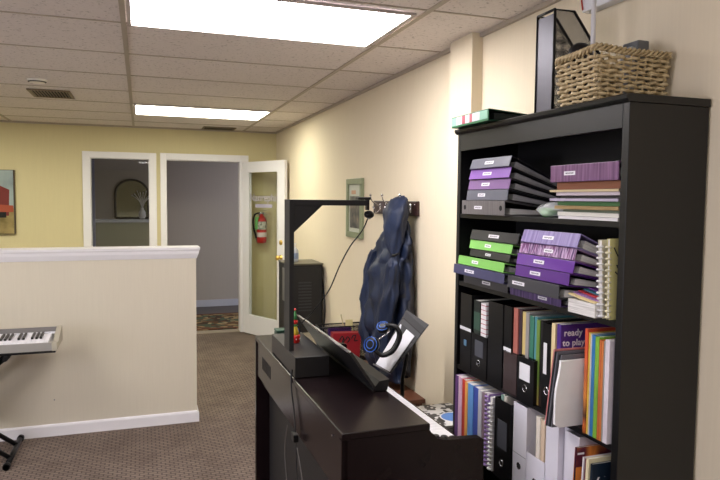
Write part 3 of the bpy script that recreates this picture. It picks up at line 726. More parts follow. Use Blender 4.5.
# things on top of the bookcase
bgreen = mat('green_vinyl', (48,120,76), .35)
bt = binder(2.12, 2.43, BZ, BZ+.044, 1.235, bgreen, 'green binder with a white spine insert lying on top of the bookcase', 'binder on the bookcase top', .5, dep=.265, lab=None, rot=-.02, page=mat('dark_inside', (24,34,28), .7), board=mat('deep_green', (20,70,44), .4))
ins = striped('spine_insert', [(0,(150,200,176)),(.2,(222,226,230)),(.40,(190,96,110)),(.48,(226,226,232)),(.60,(190,96,110)),(.69,(226,226,232)),(.86,(150,200,176))], 1, 1)
obj('spine_insert', box(BM(), (-.0012, -.150, .008), (-.0001, .150, .040)), ins, bt, 'white and red printed spine insert', local=True)
# wire magazine holder
t = thing('mesh_magazine_holder', 'black wire mesh magazine holder standing on the bookcase', 'magazine holder', (1.40, 1.86, BZ))
hx0, hx1, hy0, hy1, hz = 1.30, 1.545, 1.822, 1.918, BZ+.002
side = [(hx0, hz), (hx1, hz), (hx1, hz+.12), (1.375, 2.262), (hx0, 2.262)]
for y in (hy0, hy1):
    obj('mesh_side', prism(BM(), side, 1, y-.0007, y+.0007), wire, t)
    obj('rim_rod', tube(BM(), [(x, y, z) for x, z in side + [side[0]]], .0048, 8), blackp, t)
obj('front_plate', B((hx0-.001, hy0+.004, hz), (hx0+.001, hy1-.004, 2.25)), mat('grey_plate', (72,70,80), .4, .3), t)
obj('base_plate', B((hx0, hy0, hz-.001), (hx1, hy1, hz+.002)), blackp, t)
obj('mesh_back', B((hx1-.001, hy0, hz), (hx1+.001, hy1, hz+.12)), wire, t)
obj('rim_rod', tube(BM(), [(hx0, hy0, 2.262), (hx0, hy1, 2.262)], .0048, 8), blackp, t)

# wicker basket
wick = blotch('wicker', [(.3,(150,128,90)),(.6,(206,186,144))], 60, .6, bump=.2)
t = thing('wicker_basket', 'tan wicker basket on top of the bookcase', 'basket', (1.425, 1.685, BZ))
bx0, bx1, by0, by1, bz0, bz1 = 1.298, 1.548, 1.60, 1.775, BZ+.004, 2.075
per = []
def bpt(u, off, zz):
    k = (zz-bz0)/(bz1-bz0); e = .012*k
    x0, x1, y0, y1 = bx0-e, bx1+e*.8, by0-e, by1+e
    L = [x1-x0, y1-y0, x1-x0, y1-y0]; s = (u % 1)*sum(L)
    if s < L[0]: p, n = (x0+s, y0), (0, -1)
    elif s < L[0]+L[1]: p, n = (x1, y0+s-L[0]), (1, 0)
    elif s < 2*L[0]+L[1]: p, n = (x1-(s-L[0]-L[1]), y1), (0, 1)
    else: p, n = (x0, y1-(s-2*L[0]-L[1])), (-1, 0)
    return (p[0]+n[0]*off, p[1]+n[1]*off, zz)
NS = 34
bm = BM()
for r in range(10):
    zz = bz0+.007+r*.0135
    pts = []
    for i in range(NS*4+1):
        u = i/(NS*4); off = .0048*math.cos(PI*(i/4*1.0)+PI*(r % 2))
        pts.append(bpt(u, off, zz+.0015*math.sin(i*.9+r)))
    tube(bm, pts, .0054, 5)
obj('weave', bm, wick, t)
bm = BM()
for i in range(NS):
    u = (i+.5)/NS; tube(bm, [bpt(u, 0, bz0), bpt(u, 0, bz1)], .003, 5)
obj('stakes', bm, wick, t)
bm = BM()
for ph in range(3):
    pts = []
    for i in range(161):
        u = i/160; a = u*PI*36+ph*2*PI/3
        pts.append(Vector(bpt(u, .006*math.cos(a), bz1))+Vector((0, 0, .008+.008*math.sin(a) + .006*math.exp(-((u-1)*14)**2)+.006*math.exp(-(u*14)**2))))
    tube(bm, pts, .0048, 5)
obj('braided_rim', bm, wick, t)
bm = BM(); box(bm, (bx0+.004, by0+.004, bz0-.003), (bx1-.004, by1-.004, bz0+.003)); obj('base', bm, wick, t)
o = obj('round_black_case', lathe(BM(), [(.012,0),(.028,.006),(.036,.05),(.040,.16),(.034,.185),(.018,.198),(.004,.20)], (1.345, 1.745, bz0+.004), 24), blackp); tag(o, 'black rounded object poking out of the wicker basket', 'case')
t = thing('grey_device', 'small grey device sticking up from the basket', 'device', (1.50, 1.66, bz0+.003))
obj('body', B((1.472, 1.63, bz0+.003), (1.515, 1.70, 2.135), .004), mat('device_grey', (96,100,102), .4), t)
obj('light_face', B((1.455, 1.64, bz0+.003), (1.472, 1.69, 2.115), .002), mat('device_pale', (176,178,180), .4), t)
o = obj('white_pole', tube(BM(), [(1.395, 1.745, bz0+.004), (1.390, 1.745, 2.425)], .0078, 16), white); tag(o, 'white plastic pole rising from the wicker basket', 'pole')
t = thing('wall_box', 'white box fixed high on the wall behind the white pole', 'wall box', (W, 1.92, 2.30))
obj('housing', B((1.535, 1.80, 2.318), (W, 1.99, 2.415), .004), white, t)
obj('bracket', B((1.527, 1.785, 2.312), (1.56, 1.80, 2.32), .001), white, t)
obj('red_wire', tube(BM(), smoothpath([(1.531,1.984,2.415),(1.529,1.986,2.37),(1.531,1.98,2.325)]), .0028, 6), mat('red_wire', (180,50,40), .4), t, 'red cable')

# ------------------------------------------------------------------ digital piano
t = thing('digital_piano', 'dark brown digital piano in front of the bookcase', 'piano', (.56, 1.78, 0), math.radians(.6))
PL = 1.44; ZT = .93
def pl(name, bm, m, label=None, par=None): return obj(name, bm, m, par or t, label, local=True)
bm = BM(); box(bm, (0, -.004, ZT-.022), (.292, PL+.004, ZT), .004); pl('lid', bm, pianom)
pl('upper_back_panel', B((.006, .0, .735), (.022, PL, ZT-.022), .001), pianom)
bm = BM()
for k in range(7): box(bm, (.0045, PL-.36+.03*k, .80), (.0062, PL-.35+.03*k, .86))
pl('speaker_slots', bm, gapm)
# end cheeks: full-depth side panels with the step down to key level
chk = [(.0,.0),(.0,ZT-.022),(.292,ZT-.022),(.300,ZT-.035),(.306,.893),(.318,.878),(.338,.872),(.362,.868),(.474,.862),(.486,.856),(.488,.70),(.48,.66),(.38,.65),(.34,.62),(.34,.0)]
for y0 in (0, PL-.028):
    pl('side_panel', prism(BM(), chk, 1, y0, y0+.028), pianom)
pl('lower_back_panel', B((.07, .028, .12), (.085, PL-.028, .735)), mat('piano_inner', (26,24,25), .6), None)
pl('key_bed', B((.022, .028, .70), (.478, PL-.028, .795), .003), pianom)
pl('fallboard', B((.27, .028, .80), (.285, PL-.028, ZT-.024)), blackp)
pl('key_slip', B((.430, .028, .795), (.478, PL-.028, .808), .003), pianom)
keyw = mat('key_white', (238,238,242), .25, noise=.01); keyb = mat('key_black', (16,16,18), .3)
def keyboard(parent, x0, y0, x1, y1, z, axis, m_w, m_b, n=52, kl=.145, tilt=0):
    """keys as children. axis 1: keys run along Y, player on +X; axis 0: run along X, player on -Y"""
    L = (y1-y0) if axis == 1 else (x1-x0); w = L/n
    me = bpy.data.meshes.new('white_key'); b_ = BM(); box(b_, (0, 0, 0), (w*.97, kl, .02), .001, seg=1); b_.to_mesh(me); b_.free(); me.materials.append(m_w)
    mk = bpy.data.meshes.new('black_key'); b_ = BM(); prism(b_, [(.07,.02),(.076,.031),(kl,.031),(kl,.02)], 0, 0, w*.55); b_.to_mesh(mk); b_.free(); mk.materials.append(m_b)
    for k in range(n):
        for kind in (0, 1):
            if kind and ((k % 7) in (1, 4) or k == n-1): continue
            o = bpy.data.objects.new(('white_key', 'black_key')[kind], (me, mk)[kind]); COL.objects.link(o); o.parent = parent
            off = k*w + (w*.72 if kind else 0)
            if axis == 1:
                o.location = (x1, y0+off, z); o.rotation_euler = (0, 0, PI/2)
            else: o.location = (x0+off, y0, z); o.rotation_euler = (tilt, 0, 0)
keyboard(t, .28, .045, .428, PL-.03, .822, 1, keyw, keyb)
bm = BM()
for k in range(3): lathe(bm, [(.012,0),(.012,.006),(.009,.008)], (.33+.03*k, .034, .868-.006*k), 12)
pl('end_buttons', bm, blackp)
pl('foot_rail', B((.09, .028, 0), (.11, PL-.028, .10)), pianom)
pl('badge_screw', lathe(BM(), [(.004,-.003),(.004,.0)], (.006, .11, .885), 10, axis=0), chrome)
bm = BM()   # music rest, leaning away from the keys
quadslab(bm, [(.245, .36, ZT+.002), (.245, 1.12, ZT+.002), (.143, 1.12, ZT+.150), (.143, .36, ZT+.150)], .010)
mr = pl('music_rest', bm, mat('rest_black', (34,33,35), .3), 'glossy black music rest')
bm = BM(); prism(bm, [(.238,ZT+.001),(.292,ZT+.001),(.302,ZT+.042),(.262,ZT+.038),(.246,ZT+.020)], 1, .36, 1.14); pl('rest_ledge', bm, blackp, None)
bm = BM(); tube(bm, [(.141, .36, ZT+.153), (.141, 1.12, ZT+.153)], .0035, 6); pl('rest_edge', bm, mat('edge_sheen', (110,104,102), .25, .5))

# black box and gallows arm on the piano
t = thing('black_box', 'flat black box on the piano lid under the tall arm', 'box', (.64, 2.63, ZT), math.radians(1))
obj('case', B((.562, 2.396, ZT+.001), (.700, 2.86, ZT+.082), .002), mat('box_black', (24,23,25), .45), t)
t = thing('camera_arm', 'tall black wooden gallows arm standing on the black box', 'stand', (.57, 2.55, ZT+.083))
armm = mat('arm_black', (26,26,27), .6)
obj('post', B((.563, 2.505, ZT+.083), (.582, 2.60, 1.627), .001), mat('arm_black', (26,26,27)), t)
obj('arm', B((.582, 2.505, 1.604), (.895, 2.60, 1.627), .001), armm, t)
obj('gusset', prism(BM(), [(.582,1.604),(.700,1.604),(.582,1.495)], 1, 2.508, 2.524), armm, t)
t = thing('webcam', 'small black webcam clipped to the end of the arm', 'webcam', (.93, 2.55, 1.56))
bm = BM(); box(bm, (.855, 2.51, 1.628), (.912, 2.55, 1.640), .004); box(bm, (.897, 2.515, 1.585), (.907, 2.545, 1.64), .003); obj('clip', bm, blackp, t)
bm = blob((.910, 2.53, 1.567), (.022,.02,.017), 9, .1); obj('camera_head', bm, blackp, t)
obj('lens', lathe(BM(), [(.008,0),(.008,.004)], (.910, 2.53, 1.547), 12), chrome, t)
obj('cable', tube(BM(), smoothpath([(.910,2.535,1.56),(.888,2.55,1.50),(.84,2.57,1.43),(.80,2.59,1.345),(.765,2.61,1.25),(.735,2.64,1.19),(.70,2.70,1.12),(.685,2.80,1.06),(.68,2.88,ZT+.006)]), .0028, 6), blackp, t, 'thin black camera cable')
# cable bundle down the piano back
t = thing('cable_bundle', 'thin black cables tied at a plug hanging down the piano back', 'cable', (.54, 2.33, .3))
bm = BM()
tube(bm, smoothpath([(.556,2.42,ZT+.03),(.550,2.41,.90),(.549,2.36,.82),(.548,2.33,.745)]), .003, 6)
tube(bm, smoothpath([(.552,2.43,ZT+.02),(.548,2.40,.88),(.547,2.34,.80),(.546,2.32,.745)]), .0022, 6)
tube(bm, smoothpath([(.548,2.32,.72),(.543,2.28,.60),(.545,2.22,.50),(.543,2.12,.36),(.546,2.1,.2),(.545,2.1,.02)]), .0022, 6)
obj('cables', bm, blackp, t)
bm = BM(); tube(bm, smoothpath([(.548,2.47,.72),(.544,2.50,.60),(.546,2.46,.45),(.545,2.44,.2),(.545,2.44,.01)]), .002, 6)
tube(bm, smoothpath([(.543,2.28,.70),(.542,2.20,.62),(.544,2.12,.50),(.543,2.04,.40),(.545,2.03,.2),(.545,2.03,.01)]), .002, 6)
obj('thin_cables', bm, mat('cable_grey', (96,92,88), .4), t)
obj('plug', B((.532, 2.29, .715), (.552, 2.335, .745), .004), blackp, t)

# toy clown stack
t = thing('toy_figure', 'small colourful toy figure on a red drum on the black box', 'toy', (.622, 2.655, ZT+.083))
red = mat('toy_red', (200,36,30), .35); yel = mat('toy_yellow', (222,196,60), .4); grn = mat('toy_green', (60,130,70), .4)
obj('drum', lathe(BM(), [(.019,0),(.021,.003),(.021,.030),(.019,.033)], (0,0,0), 24), red, t, local=True)
bm = BM()
for k in range(8): bmesh.ops.create_icosphere(bm, subdivisions=1, radius=.0028, matrix=Matrix.Translation((.021*math.cos(k*PI/4), .021*math.sin(k*PI/4), .017)))
obj('white_dots', bm, white, t, local=True)
obj('body', lathe(BM(), [(.014,.033),(.016,.045),(.011,.062),(.008,.07)], (0,0,0), 16), yel, t, local=True)
obj('collar', lathe(BM(), [(.006,.068),(.013,.073),(.006,.079)], (0,0,0), 16), grn, t, local=True)
obj('head', lathe(BM(), [(.004,.079),(.012,.084),(.013,.092),(.008,.1),(.003,.102)], (0,0,0), 16), red, t, local=True)
obj('hat', lathe(BM(), [(.010,.1),(.007,.118),(.002,.140)], (0,0,0), 12), grn, t, local=True)
bm = BM(); bmesh.ops.create_icosphere(bm, subdivisions=2, radius=.005, matrix=Matrix.Translation((0,0,.143))); obj('pompom', bm, red, t, local=True)
for s in (-1, 1): obj('arm', tube(BM(), [(0,0,.064),(s*.012,0,.058),(s*.016,-.006,.045)], .0035, 6), mat('toy_blue', (60,90,170), .4), t, local=True)
# small green case at the far end of the piano
t = thing('green_case', 'small dark green case on the far end of the piano lid', 'case', (.66, 3.17, ZT+.001))
obj('case_body', B((.640, 3.13, ZT+.001), (.70, 3.20, ZT+.026), .003), mat('dark_green', (30,60,46), .5), t)
obj('case_lid', B((.639, 3.129, ZT+.027), (.701, 3.201, ZT+.038), .003), mat('dark_green', (30,60,46)), t)

# ------------------------------------------------------------------ stage piano on X stand
t = thing('stage_piano', 'silver stage piano on a black stand by the half wall', 'keyboard', (-1.18, 4.38, .69))
sil = mat('silver_grey', (158,156,150), .4, .2); sil2 = mat('panel_grey', (112,110,112), .45, .1)
x0, x1 = -1.86, -.495
prof = [(4.25,.690),(4.25,.738),(4.258,.741),(4.261,.722),(4.452,.740),(4.456,.768),(4.53,.785),(4.54,.775),(4.54,.70),(4.53,.690)]
obj('body', prism(BM(), [p for p in prof], 0, x0+.03, x1-.03), sil, t)
obj('control_panel', prism(BM(), [(4.458,.7690),(4.528,.7848),(4.528,.7862),(4.458,.7704)], 0, x0+.03, x1-.03), sil2, t, 'darker grey control panel')
cheek = [(4.245,.688),(4.245,.748),(4.30,.724),(4.42,.768),(4.53,.792),(4.55,.785),(4.55,.70),(4.54,.688)]
for a, c in ((x0, x0+.03), (x1-.03, x1)): obj('end_cheek', prism(BM(), cheek, 0, a, c, .003), mat('cheek_beige', (176,170,152), .45), t)
obj('key_guard', B((x0+.03, 4.449, .755), (x1-.03, 4.456, .769)), white, t)
obj('base_tray', B((x0+.01, 4.25, .676), (x1-.01, 4.53, .690)), blackp, t)
wm = wmat(t).inverted()
p0 = wm @ Vector((x0+.034, 4.262, .7235)); p1 = wm @ Vector((x1-.05, 4.262, .7235))
keyboard(t, p0.x, p0.y, p1.x, 0, p0.z, 0, keyw, keyb, kl=.185, tilt=.094)
t = thing('keyboard_stand', 'black double-braced X stand under the stage piano', 'keyboard stand', (-1.18, 4.4, 0))
xr, xl = -.775, -1.60
for x in (xl, xr):
    obj('foot_bar', tube(BM(), [(x, 4.17, .022), (x, 4.665, .022)], .016, 10), blackp, t)
    for y in (4.17, 4.64): obj('rubber_foot', lathe(BM(), [(.021,0),(.021,.028),(.021,.035)], (x, y, .022), 12, axis=1), blackp, t)
for y, dy in ((4.30, .025), (4.52, .025)):
    obj('leg', tube(BM(), [(xr, y, .03), (xl, y, .655)], .015, 8), blackp, t)
    obj('leg', tube(BM(), [(xl, y+dy*1.3, .03), (xr, y+dy*1.3, .655)], .015, 8), blackp, t)
for x in (xl, xr): obj('support_bar', tube(BM(), [(x, 4.22, .660), (x, 4.56, .660)], .015, 8), blackp, t)
obj('pivot_bolt', lathe(BM(), [(.02,0),(.02,.33)], ((xl+xr)/2, 4.26, .345), 12, axis=1), blackp, t)
tag(obj('wall_plug', B((-.575,4.704,.245),(-.568,4.711,.252)), grey), 'tiny grey screw in the half wall above the baseboard', 'screw')

# ------------------------------------------------------------------ right wall
# picture frame
t = thing('framed_print', 'narrow print in a sage green frame on the right wall', 'picture', (W, 4.71, 1.33))
sage = mat('sage_frame', (136,144,112), .5)
bm = BM(); y0, y1, z0, z1, f = 4.50, 4.875, 1.333, 1.79, .045
for lo, hi in (((y0,z0),(y1,z0+f)), ((y0,z1-f),(y1,z1)), ((y0,z0+f),(y0+f,z1-f)), ((y1-f,z0+f),(y1,z1-f))): box(bm, (W-.025, *lo), (W-.002, *hi), .003)
obj('frame', bm, sage, t)
obj('mat_board', B((W-.012, y0+f, z0+f), (W-.008, y1-f, z1-f)), mat('mat_board', (190,192,176), .7), t)
obj('print', B((W-.0135, y0+f+.03, z0+f+.03), (W-.012, y1-f-.03, z1-f-.09)), blotch('print_art', [(.35,(60,60,60)),(.55,(104,100,90)),(.7,(140,120,104))], 14), t, 'dark brown and grey print')
obj('print_heading', B((W-.0135, y0+f+.12, z1-f-.075), (W-.012, y1-f-.06, z1-f-.045)), mat('heading', (190,150,120), .7), t)
# painting on the back wall
t = thing('barn_painting', 'canvas painting of a red barn in a field on the yellow back wall', 'painting', (-1.68, BK, 1.22))
sky = blotch('painted_sky', [(.3,(120,136,140)),(.7,(172,184,182))], 3, .8)
X0, X1, Z0, Z1, YF = -2.08, -1.285, 1.221, 1.914, BK-.034
obj('canvas', B((X0, YF, Z0), (X1, BK-.002, Z1), .002), mat('canvas_edge', (70,60,48), .7), t)
obj('painted_sky', B((X0+.004, YF-.001, Z0+.28), (X1-.012, YF, Z1-.006)), sky, t)
obj('painted_field', B((X0+.004, YF-.001, Z0+.006), (X1-.012, YF, Z0+.28)), blotch('painted_field', [(.3,(112,98,56)),(.7,(160,142,92))], 9, .8), t)
obj('painted_barn', prism(BM(), [(-1.90,1.44),(-1.345,1.42),(-1.335,1.70),(-1.46,1.76),(-1.70,1.79),(-1.90,1.70)], 1, YF-.002, YF-.001), mat('barn_red', (112,44,40), .8), t)
obj('painted_shed', prism(BM(), [(-1.48,1.46),(-1.30,1.46),(-1.30,1.53),(-1.48,1.545)], 1, YF-.0028, YF-.002), mat('shed_orange', (156,74,50), .8), t)
obj('painted_doorway', prism(BM(), [(-1.44,1.40),(-1.37,1.40),(-1.37,1.46),(-1.44,1.46)], 1, YF-.0032, YF-.0028), gapm, t)
# fire extinguisher
t = thing('fire_extinguisher', 'red fire extinguisher hanging on the back wall behind the glass door', 'fire extinguisher', (1.385, BK-.075, 1.09))
er = mat('extinguisher_red', (196,40,36), .3)
obj('cylinder', lathe(BM(), [(.04,0),(.056,.008),(.06,.03),(.06,.27),(.052,.30),(.03,.325),(.018,.335),(.018,.35)], (0,0,0), 24), er, t, local=True)
obj('label_band', lathe(BM(), [(.0605,.075),(.0608,.077),(.0608,.13),(.0605,.132)], (0,0,0), 24), mat('label_cream', (226,214,210), .5), t, local=True)
obj('instruction_label', lathe(BM(), [(.0605,.165),(.0608,.167),(.0608,.262),(.0605,.264)], (0,0,0), 24), blotch('instr', [(.45,(120,124,112)),(.55,(206,206,196))], 30, .5), t, local=True)
bm = BM(); box(bm, (-.02,-.015,.35), (.03,.015,.375), .003); quadslab(bm, [(.0,-.01,.385),(.10,-.01,.405),(.10,.01,.405),(.0,.01,.385)], .005); quadslab(bm, [(.0,-.01,.37),(.10,-.01,.345),(.10,.01,.345),(.0,.01,.37)], .005)
obj('valve_handle', bm, chrome, t, local=True)
obj('hose', tube(BM(), smoothpath([(-.02,0,.365),(-.08,-.01,.35),(-.105,-.01,.27),(-.095,-.01,.17),(-.075,-.01,.10),(-.07,-.01,.06)]), .010, 8), blackp, t, local=True)
obj('inspection_tag', box(BM(), (-.085,-.03,.17), (-.03,-.028,.315), .0005), mat('tag_green', (110,180,100), .5), t, 'green inspection tag', local=True)
obj('wall_bracket', box(BM(), (-.02,.05,.05), (.02,.072,.36), .002), grey, t, local=True)
# coat rack
t = thing('coat_rack', 'dark wooden wall rack with chrome double hooks', 'coat rack', (W, 3.87, 1.53))
obj('board', B((W-.022, 3.495, 1.532), (W-.001, 4.245, 1.622), .004), mat('dark_cherry', (52,30,28), .4), t)
for y in (4.10, 3.88, 3.58):
    bm = BM()
    tube(bm, smoothpath([(W-.022,y,1.592),(W-.05,y,1.598),(W-.085,y,1.622),(W-.095,y,1.655)]), .0045, 8)
    tube(bm, smoothpath([(W-.022,y,1.565),(W-.045,y,1.545),(W-.065,y,1.548),(W-.072,y,1.575)]), .0045, 8)
    box(bm, (W-.026, y-.012, 1.55), (W-.021, y+.012, 1.605), .002)
    bmesh.ops.create_icosphere(bm, subdivisions=2, radius=.009, matrix=Matrix.Translation((W-.096, y, 1.66)))
    bmesh.ops.create_icosphere(bm, subdivisions=2, radius=.008, matrix=Matrix.Translation((W-.073, y, 1.58)))
    obj('hook', bm, chrome, t)
bm = BM()
for y in (3.52, 3.70, 4.0, 4.2): lathe(bm, [(.006,0),(.004,-.004)], (W-.022, y, 1.60), 10, axis=0)
obj('screws', bm, chrome, t)

# jacket
t = thing('blue_jacket', 'navy blue hooded jacket hanging from the coat rack', 'jacket', (1.46, 3.80, .52))
navyj = blotch('navy_nylon', [(.3,(10,20,40)),(.7,(20,37,68))], 6, .55, bump=1.0, detail=5)
lin_ = blotch('dark_lining', [(.3,(30,30,36)),(.7,(52,52,58))], 12, .7, bump=.5)
def loft(rings, n=40, fold=.0, kf=7, ph=0, capt=True):
    """rings: (z, cx, cy, rx, ry); folds run down the cloth"""
    bm = BM(); R = []
    for i, (z, cx, cy, rx, ry) in enumerate(rings):
        ring = []
        for k in range(n):
            a = 2*PI*k/n
            f = 1+fold*(math.sin(kf*a+ph+i*.35)*.6+math.sin((kf+4)*a-i*.5+ph*2)*.4)*min(1, i/2)
            x = cx+rx*math.cos(a)*f; y = cy+ry*math.sin(a)*f
            q = noise.noise(Vector((math.cos(a)*1.6, math.sin(a)*1.6+z*5, z*9+ph*7)))+.5*noise.noise(Vector((math.cos(a)*4, math.sin(a)*4-z*14, z*16+ph*3)))
            x += rx*.42*q*math.cos(a)*(fold > 0)*min(1, i/2); y += ry*.12*q*math.sin(a)*(fold > 0)*min(1, i/2)
            ring.append(bm.verts.new((min(x+.025, W-.004), y-.085, z+.006*math.sin(3*a+i))))
        R.append(ring)
    for a, c in zip(R, R[1:]):
        for k in range(n): bm.faces.new([a[k], a[(k+1)%n], c[(k+1)%n], c[k]]).smooth = True
    bm.faces.new(R[0]); bm.faces.new(R[-1][::-1])
    return bm
def interp(keys, n):
    out = []
    for i in range(n+1):
        u = i/n*(len(keys)-1); j = min(int(u), len(keys)-2); f = u-j; f = f*f*(3-2*f)*.5+f*.5
        out.append(tuple(a+(b_-a)*f for a, b_ in zip(keys[j], keys[j+1])))
    return out
body = interp([(1.50,1.49,3.70,.035,.07),(1.42,1.48,3.76,.06,.16),(1.34,1.475,3.80,.075,.235),(1.24,1.465,3.85,.09,.285),(1.0,1.46,3.86,.10,.285),(.80,1.455,3.87,.10,.275),(.62,1.46,3.85,.095,.25),(.52,1.46,3.83,.09,.23)], 48)
obj('body', loft(body, 72, .13, 6, .4), navyj, t)
hood = interp([(1.650,1.475,3.665,.012,.03),(1.630,1.455,3.67,.045,.09),(1.56,1.435,3.665,.06,.115),(1.46,1.425,3.655,.055,.10),(1.36,1.415,3.63,.045,.06),(1.28,1.41,3.60,.02,.02)], 20)
obj('hood', loft(hood, 40, .08, 5, 1.1), navyj, t)
sl = interp([(1.30,1.41,3.60,.02,.02),(1.24,1.40,3.61,.04,.06),(1.05,1.385,3.64,.05,.085),(.85,1.375,3.68,.05,.09),(.68,1.375,3.70,.045,.075),(.60,1.375,3.70,.035,.055)], 36)
obj('sleeve', loft(sl, 40, .12, 5, 2.2), navyj, t)
sl = interp([(1.30,1.43,3.98,.035,.03),(1.22,1.42,4.03,.045,.05),(1.0,1.405,4.06,.05,.06),(.80,1.40,4.06,.05,.06),(.62,1.405,4.04,.04,.05)], 18)
obj('sleeve', loft(sl, 32, .12, 5, .2), navyj, t)
ln = interp([(1.44,1.50,3.68,.02,.03),(1.30,1.50,3.655,.035,.06),(1.05,1.495,3.64,.045,.075),(.80,1.49,3.64,.045,.08),(.56,1.49,3.66,.04,.075)], 20)
obj('lining', loft(ln, 36, .12, 6, 1.7), lin_, t, 'dark grey quilted inside of the jacket')
bm = BM(); tube(bm, smoothpath([(1.417,3.515,1.31),(1.410,3.485,1.30),(1.425,3.445,1.315)]), .008, 6); obj('cord_toggle', bm, blackp, t)

# low table under the rack with bag, tray
t = thing('low_table', 'low brown wooden table under the hanging jacket', 'table', (1.36, 3.86, 0))
obj('tabletop', B((1.17, 3.33, .445), (1.56, 4.42, .47), .004), brown, t)
for x in (1.20, 1.53):
    for y in (3.37, 4.38): obj('leg', B((x-.02, y-.02, 0), (x+.02, y+.02, .445), .003), brown, t)
t = thing('red_bag', 'red bag with black script standing on the low table', 'bag', (1.34, 4.24, .47))
redb = mat('red_paper', (142,26,34), .5)
bm = BM(); y0, y1 = 4.20, 4.27
v = [(1.262,.471),(1.448,.471),(1.462,.692),(1.255,.700)]
prism(bm, v, 1, y0, y1, .002); obj('bag_body', bm, redb, t)
bm = BM()
for off, pts in ((0, [(0,.0),(.02,.03),(.035,.0),(.02,-.02),(.03,.02)]), (.045, [(0,0),(.015,.025),(.03,.005),(.015,-.015),(.035,.01)]), (.09, [(0,.01),(.01,.03),(.03,.03),(.02,-.005),(.045,-.005)])):
    tube(bm, smoothpath([(1.30+off+a, y0-.001, .645+b_) for a, b_ in pts], 5), .004, 6)
obj('black_script', bm, blackp, t, 'black looping script')
t = thing('mesh_tray', 'black wire mesh tray with pens behind the red bag', 'desk tray', (1.33, 4.35, .47))
bm = BM()
box(bm, (1.185, 4.285, .472), (1.188, 4.41, .722)); box(bm, (1.535, 4.285, .472), (1.538, 4.41, .722)); box(bm, (1.185, 4.285, .472), (1.538, 4.288, .722)); box(bm, (1.185, 4.407, .472), (1.538, 4.41, .722)); box(bm, (1.185,4.285,.471),(1.538,4.41,.474))
obj('mesh_walls', bm, wire, t)
bm = BM(); tube(bm, [(1.186,4.286,.724),(1.537,4.286,.724),(1.537,4.409,.724),(1.186,4.409,.724),(1.186,4.286,.724)], .005, 6); obj('rim', bm, blackp, t)
tag(obj('purple_book', B((1.25, 4.295, .476), (1.42, 4.325, .715), .002), mat('bright_purple', (112,60,160), .5)), 'bright purple book upright in the mesh tray', 'book')
tag(obj('pencil', tube(BM(), [(1.43,4.36,.478),(1.36,4.36,.80)], .0045, 6), mat('pencil_wood', (176,160,120), .5)), 'slanting pale pencil standing in the mesh tray', 'pencil')
tag(obj('ruler', B((1.40, 4.375, .478), (1.455, 4.378, .755)), mat('pale_ruler', (206,196,140), .5)), 'pale yellow card standing in the mesh tray', 'card')

# black equipment cabinet with sanitiser
t = thing('equipment_cabinet', 'tall black equipment cabinet in the corner by the right wall', 'cabinet', (1.36, 5.75, 0))
cb = mat('cabinet_black', (26,26,27), .5)
obj('body', B((1.235, 5.56, .03), (1.555, 5.95, 1.035), .003), cb, t)
obj('cabinet_top', B((1.23, 5.55, 1.035), (1.56, 5.955, 1.05), .003), mat('cabinet_top_grey', (92,88,74), .4), t, 'greyish flat top')
obj('door', B((1.245, 5.545, .06), (1.545, 5.558, 1.02), .002), cb, t)
bm = BM()
for k in range(10): box(bm, (1.33, 5.542, .62+.028*k), (1.45, 5.546, .632+.028*k))
obj('vent_slots', bm, mat('slot_grey', (52,52,54), .6), t)
obj('side_switch_panel', B((1.225, 5.60, .70), (1.235, 5.75, 1.0), .002), mat('cab_grey', (120,120,118), .4, .3), t, 'grey side plate')
bm = BM()
for x in (1.26, 1.53):
    for y in (5.6, 5.92): lathe(bm, [(.02,0),(.02,.03)], (x, y, 0), 10)
obj('castors', bm, blackp, t)
obj('power_cable', tube(BM(), smoothpath([(1.557,5.62,.95),(1.572,5.58,.80),(1.572,5.53,.62),(1.568,5.56,.45),(1.57,5.60,.2),(1.57,5.62,.02)]), .008, 6), blackp, t)
t = thing('sanitiser_bottle', 'clear pump bottle on the black cabinet', 'bottle', (1.345, 5.75, 1.05))
obj('bottle_body', lathe(BM(), [(.028,0),(.032,.006),(.032,.10),(.022,.118),(.012,.124)], (0,0,0), 20), mat('clear_blue_white', (206,212,222), .15), t, local=True)
obj('bottle_label', lathe(BM(), [(.0325,.028),(.0328,.03),(.0328,.08),(.0325,.082)], (0,0,0), 20), mat('label_blue', (150,166,200), .4), t, local=True)
bm = BM(); lathe(bm, [(.011,.124),(.011,.14),(.004,.142),(.004,.165)], (0,0,0), 12); box(bm, (-.03, -.006, .160), (.01, .006, .170), .002); obj('pump', bm, white, t, local=True)

# ------------------------------------------------------------------ piano bench with books, music stand, headphones
t = thing('piano_bench', 'dark bench between the piano and the pilaster', 'bench', (1.34, 2.74, 0))
obj('seat', B((1.15, 2.52, .47), (1.50, 2.94, .505), .006), pianom, t)
for x in (1.18, 1.47):
    for y in (2.55, 2.91): obj('leg', B((x-.02, y-.02, 0), (x+.02, y+.02, .47), .003), pianom, t)
bwpat = blotch('black_white_pattern', [(.46,(30,30,34)),(.5,(222,222,222))], 26, .4, detail=1)
z = .506
for nm, c, th in (('dark red', (120,30,40), .026), ('charcoal', (40,40,44), .03), ('grey', (120,118,116), .018)):
    sheet('book', '%s book in the pile on the piano bench' % nm, 'book', (1.21, 2.58, z), (1.47, 2.86, z+th), mat('pile_'+nm.replace(' ','_'), c, .5), 'books piled on the piano bench'); z += th+.001
bk = sheet('book', 'black and white patterned book with a blue disc topping the bench pile', 'book', (1.205, 2.57, z), (1.48, 2.87, z+.016), bwpat, 'books piled on the piano bench')
obj('blue_disc', lathe(BM(), [(.06,.0162),(.06,.0168)], (1.40, 2.67, z), 32), mat('disc_blue', (80,130,200), .4), bk, 'round blue printed disc')
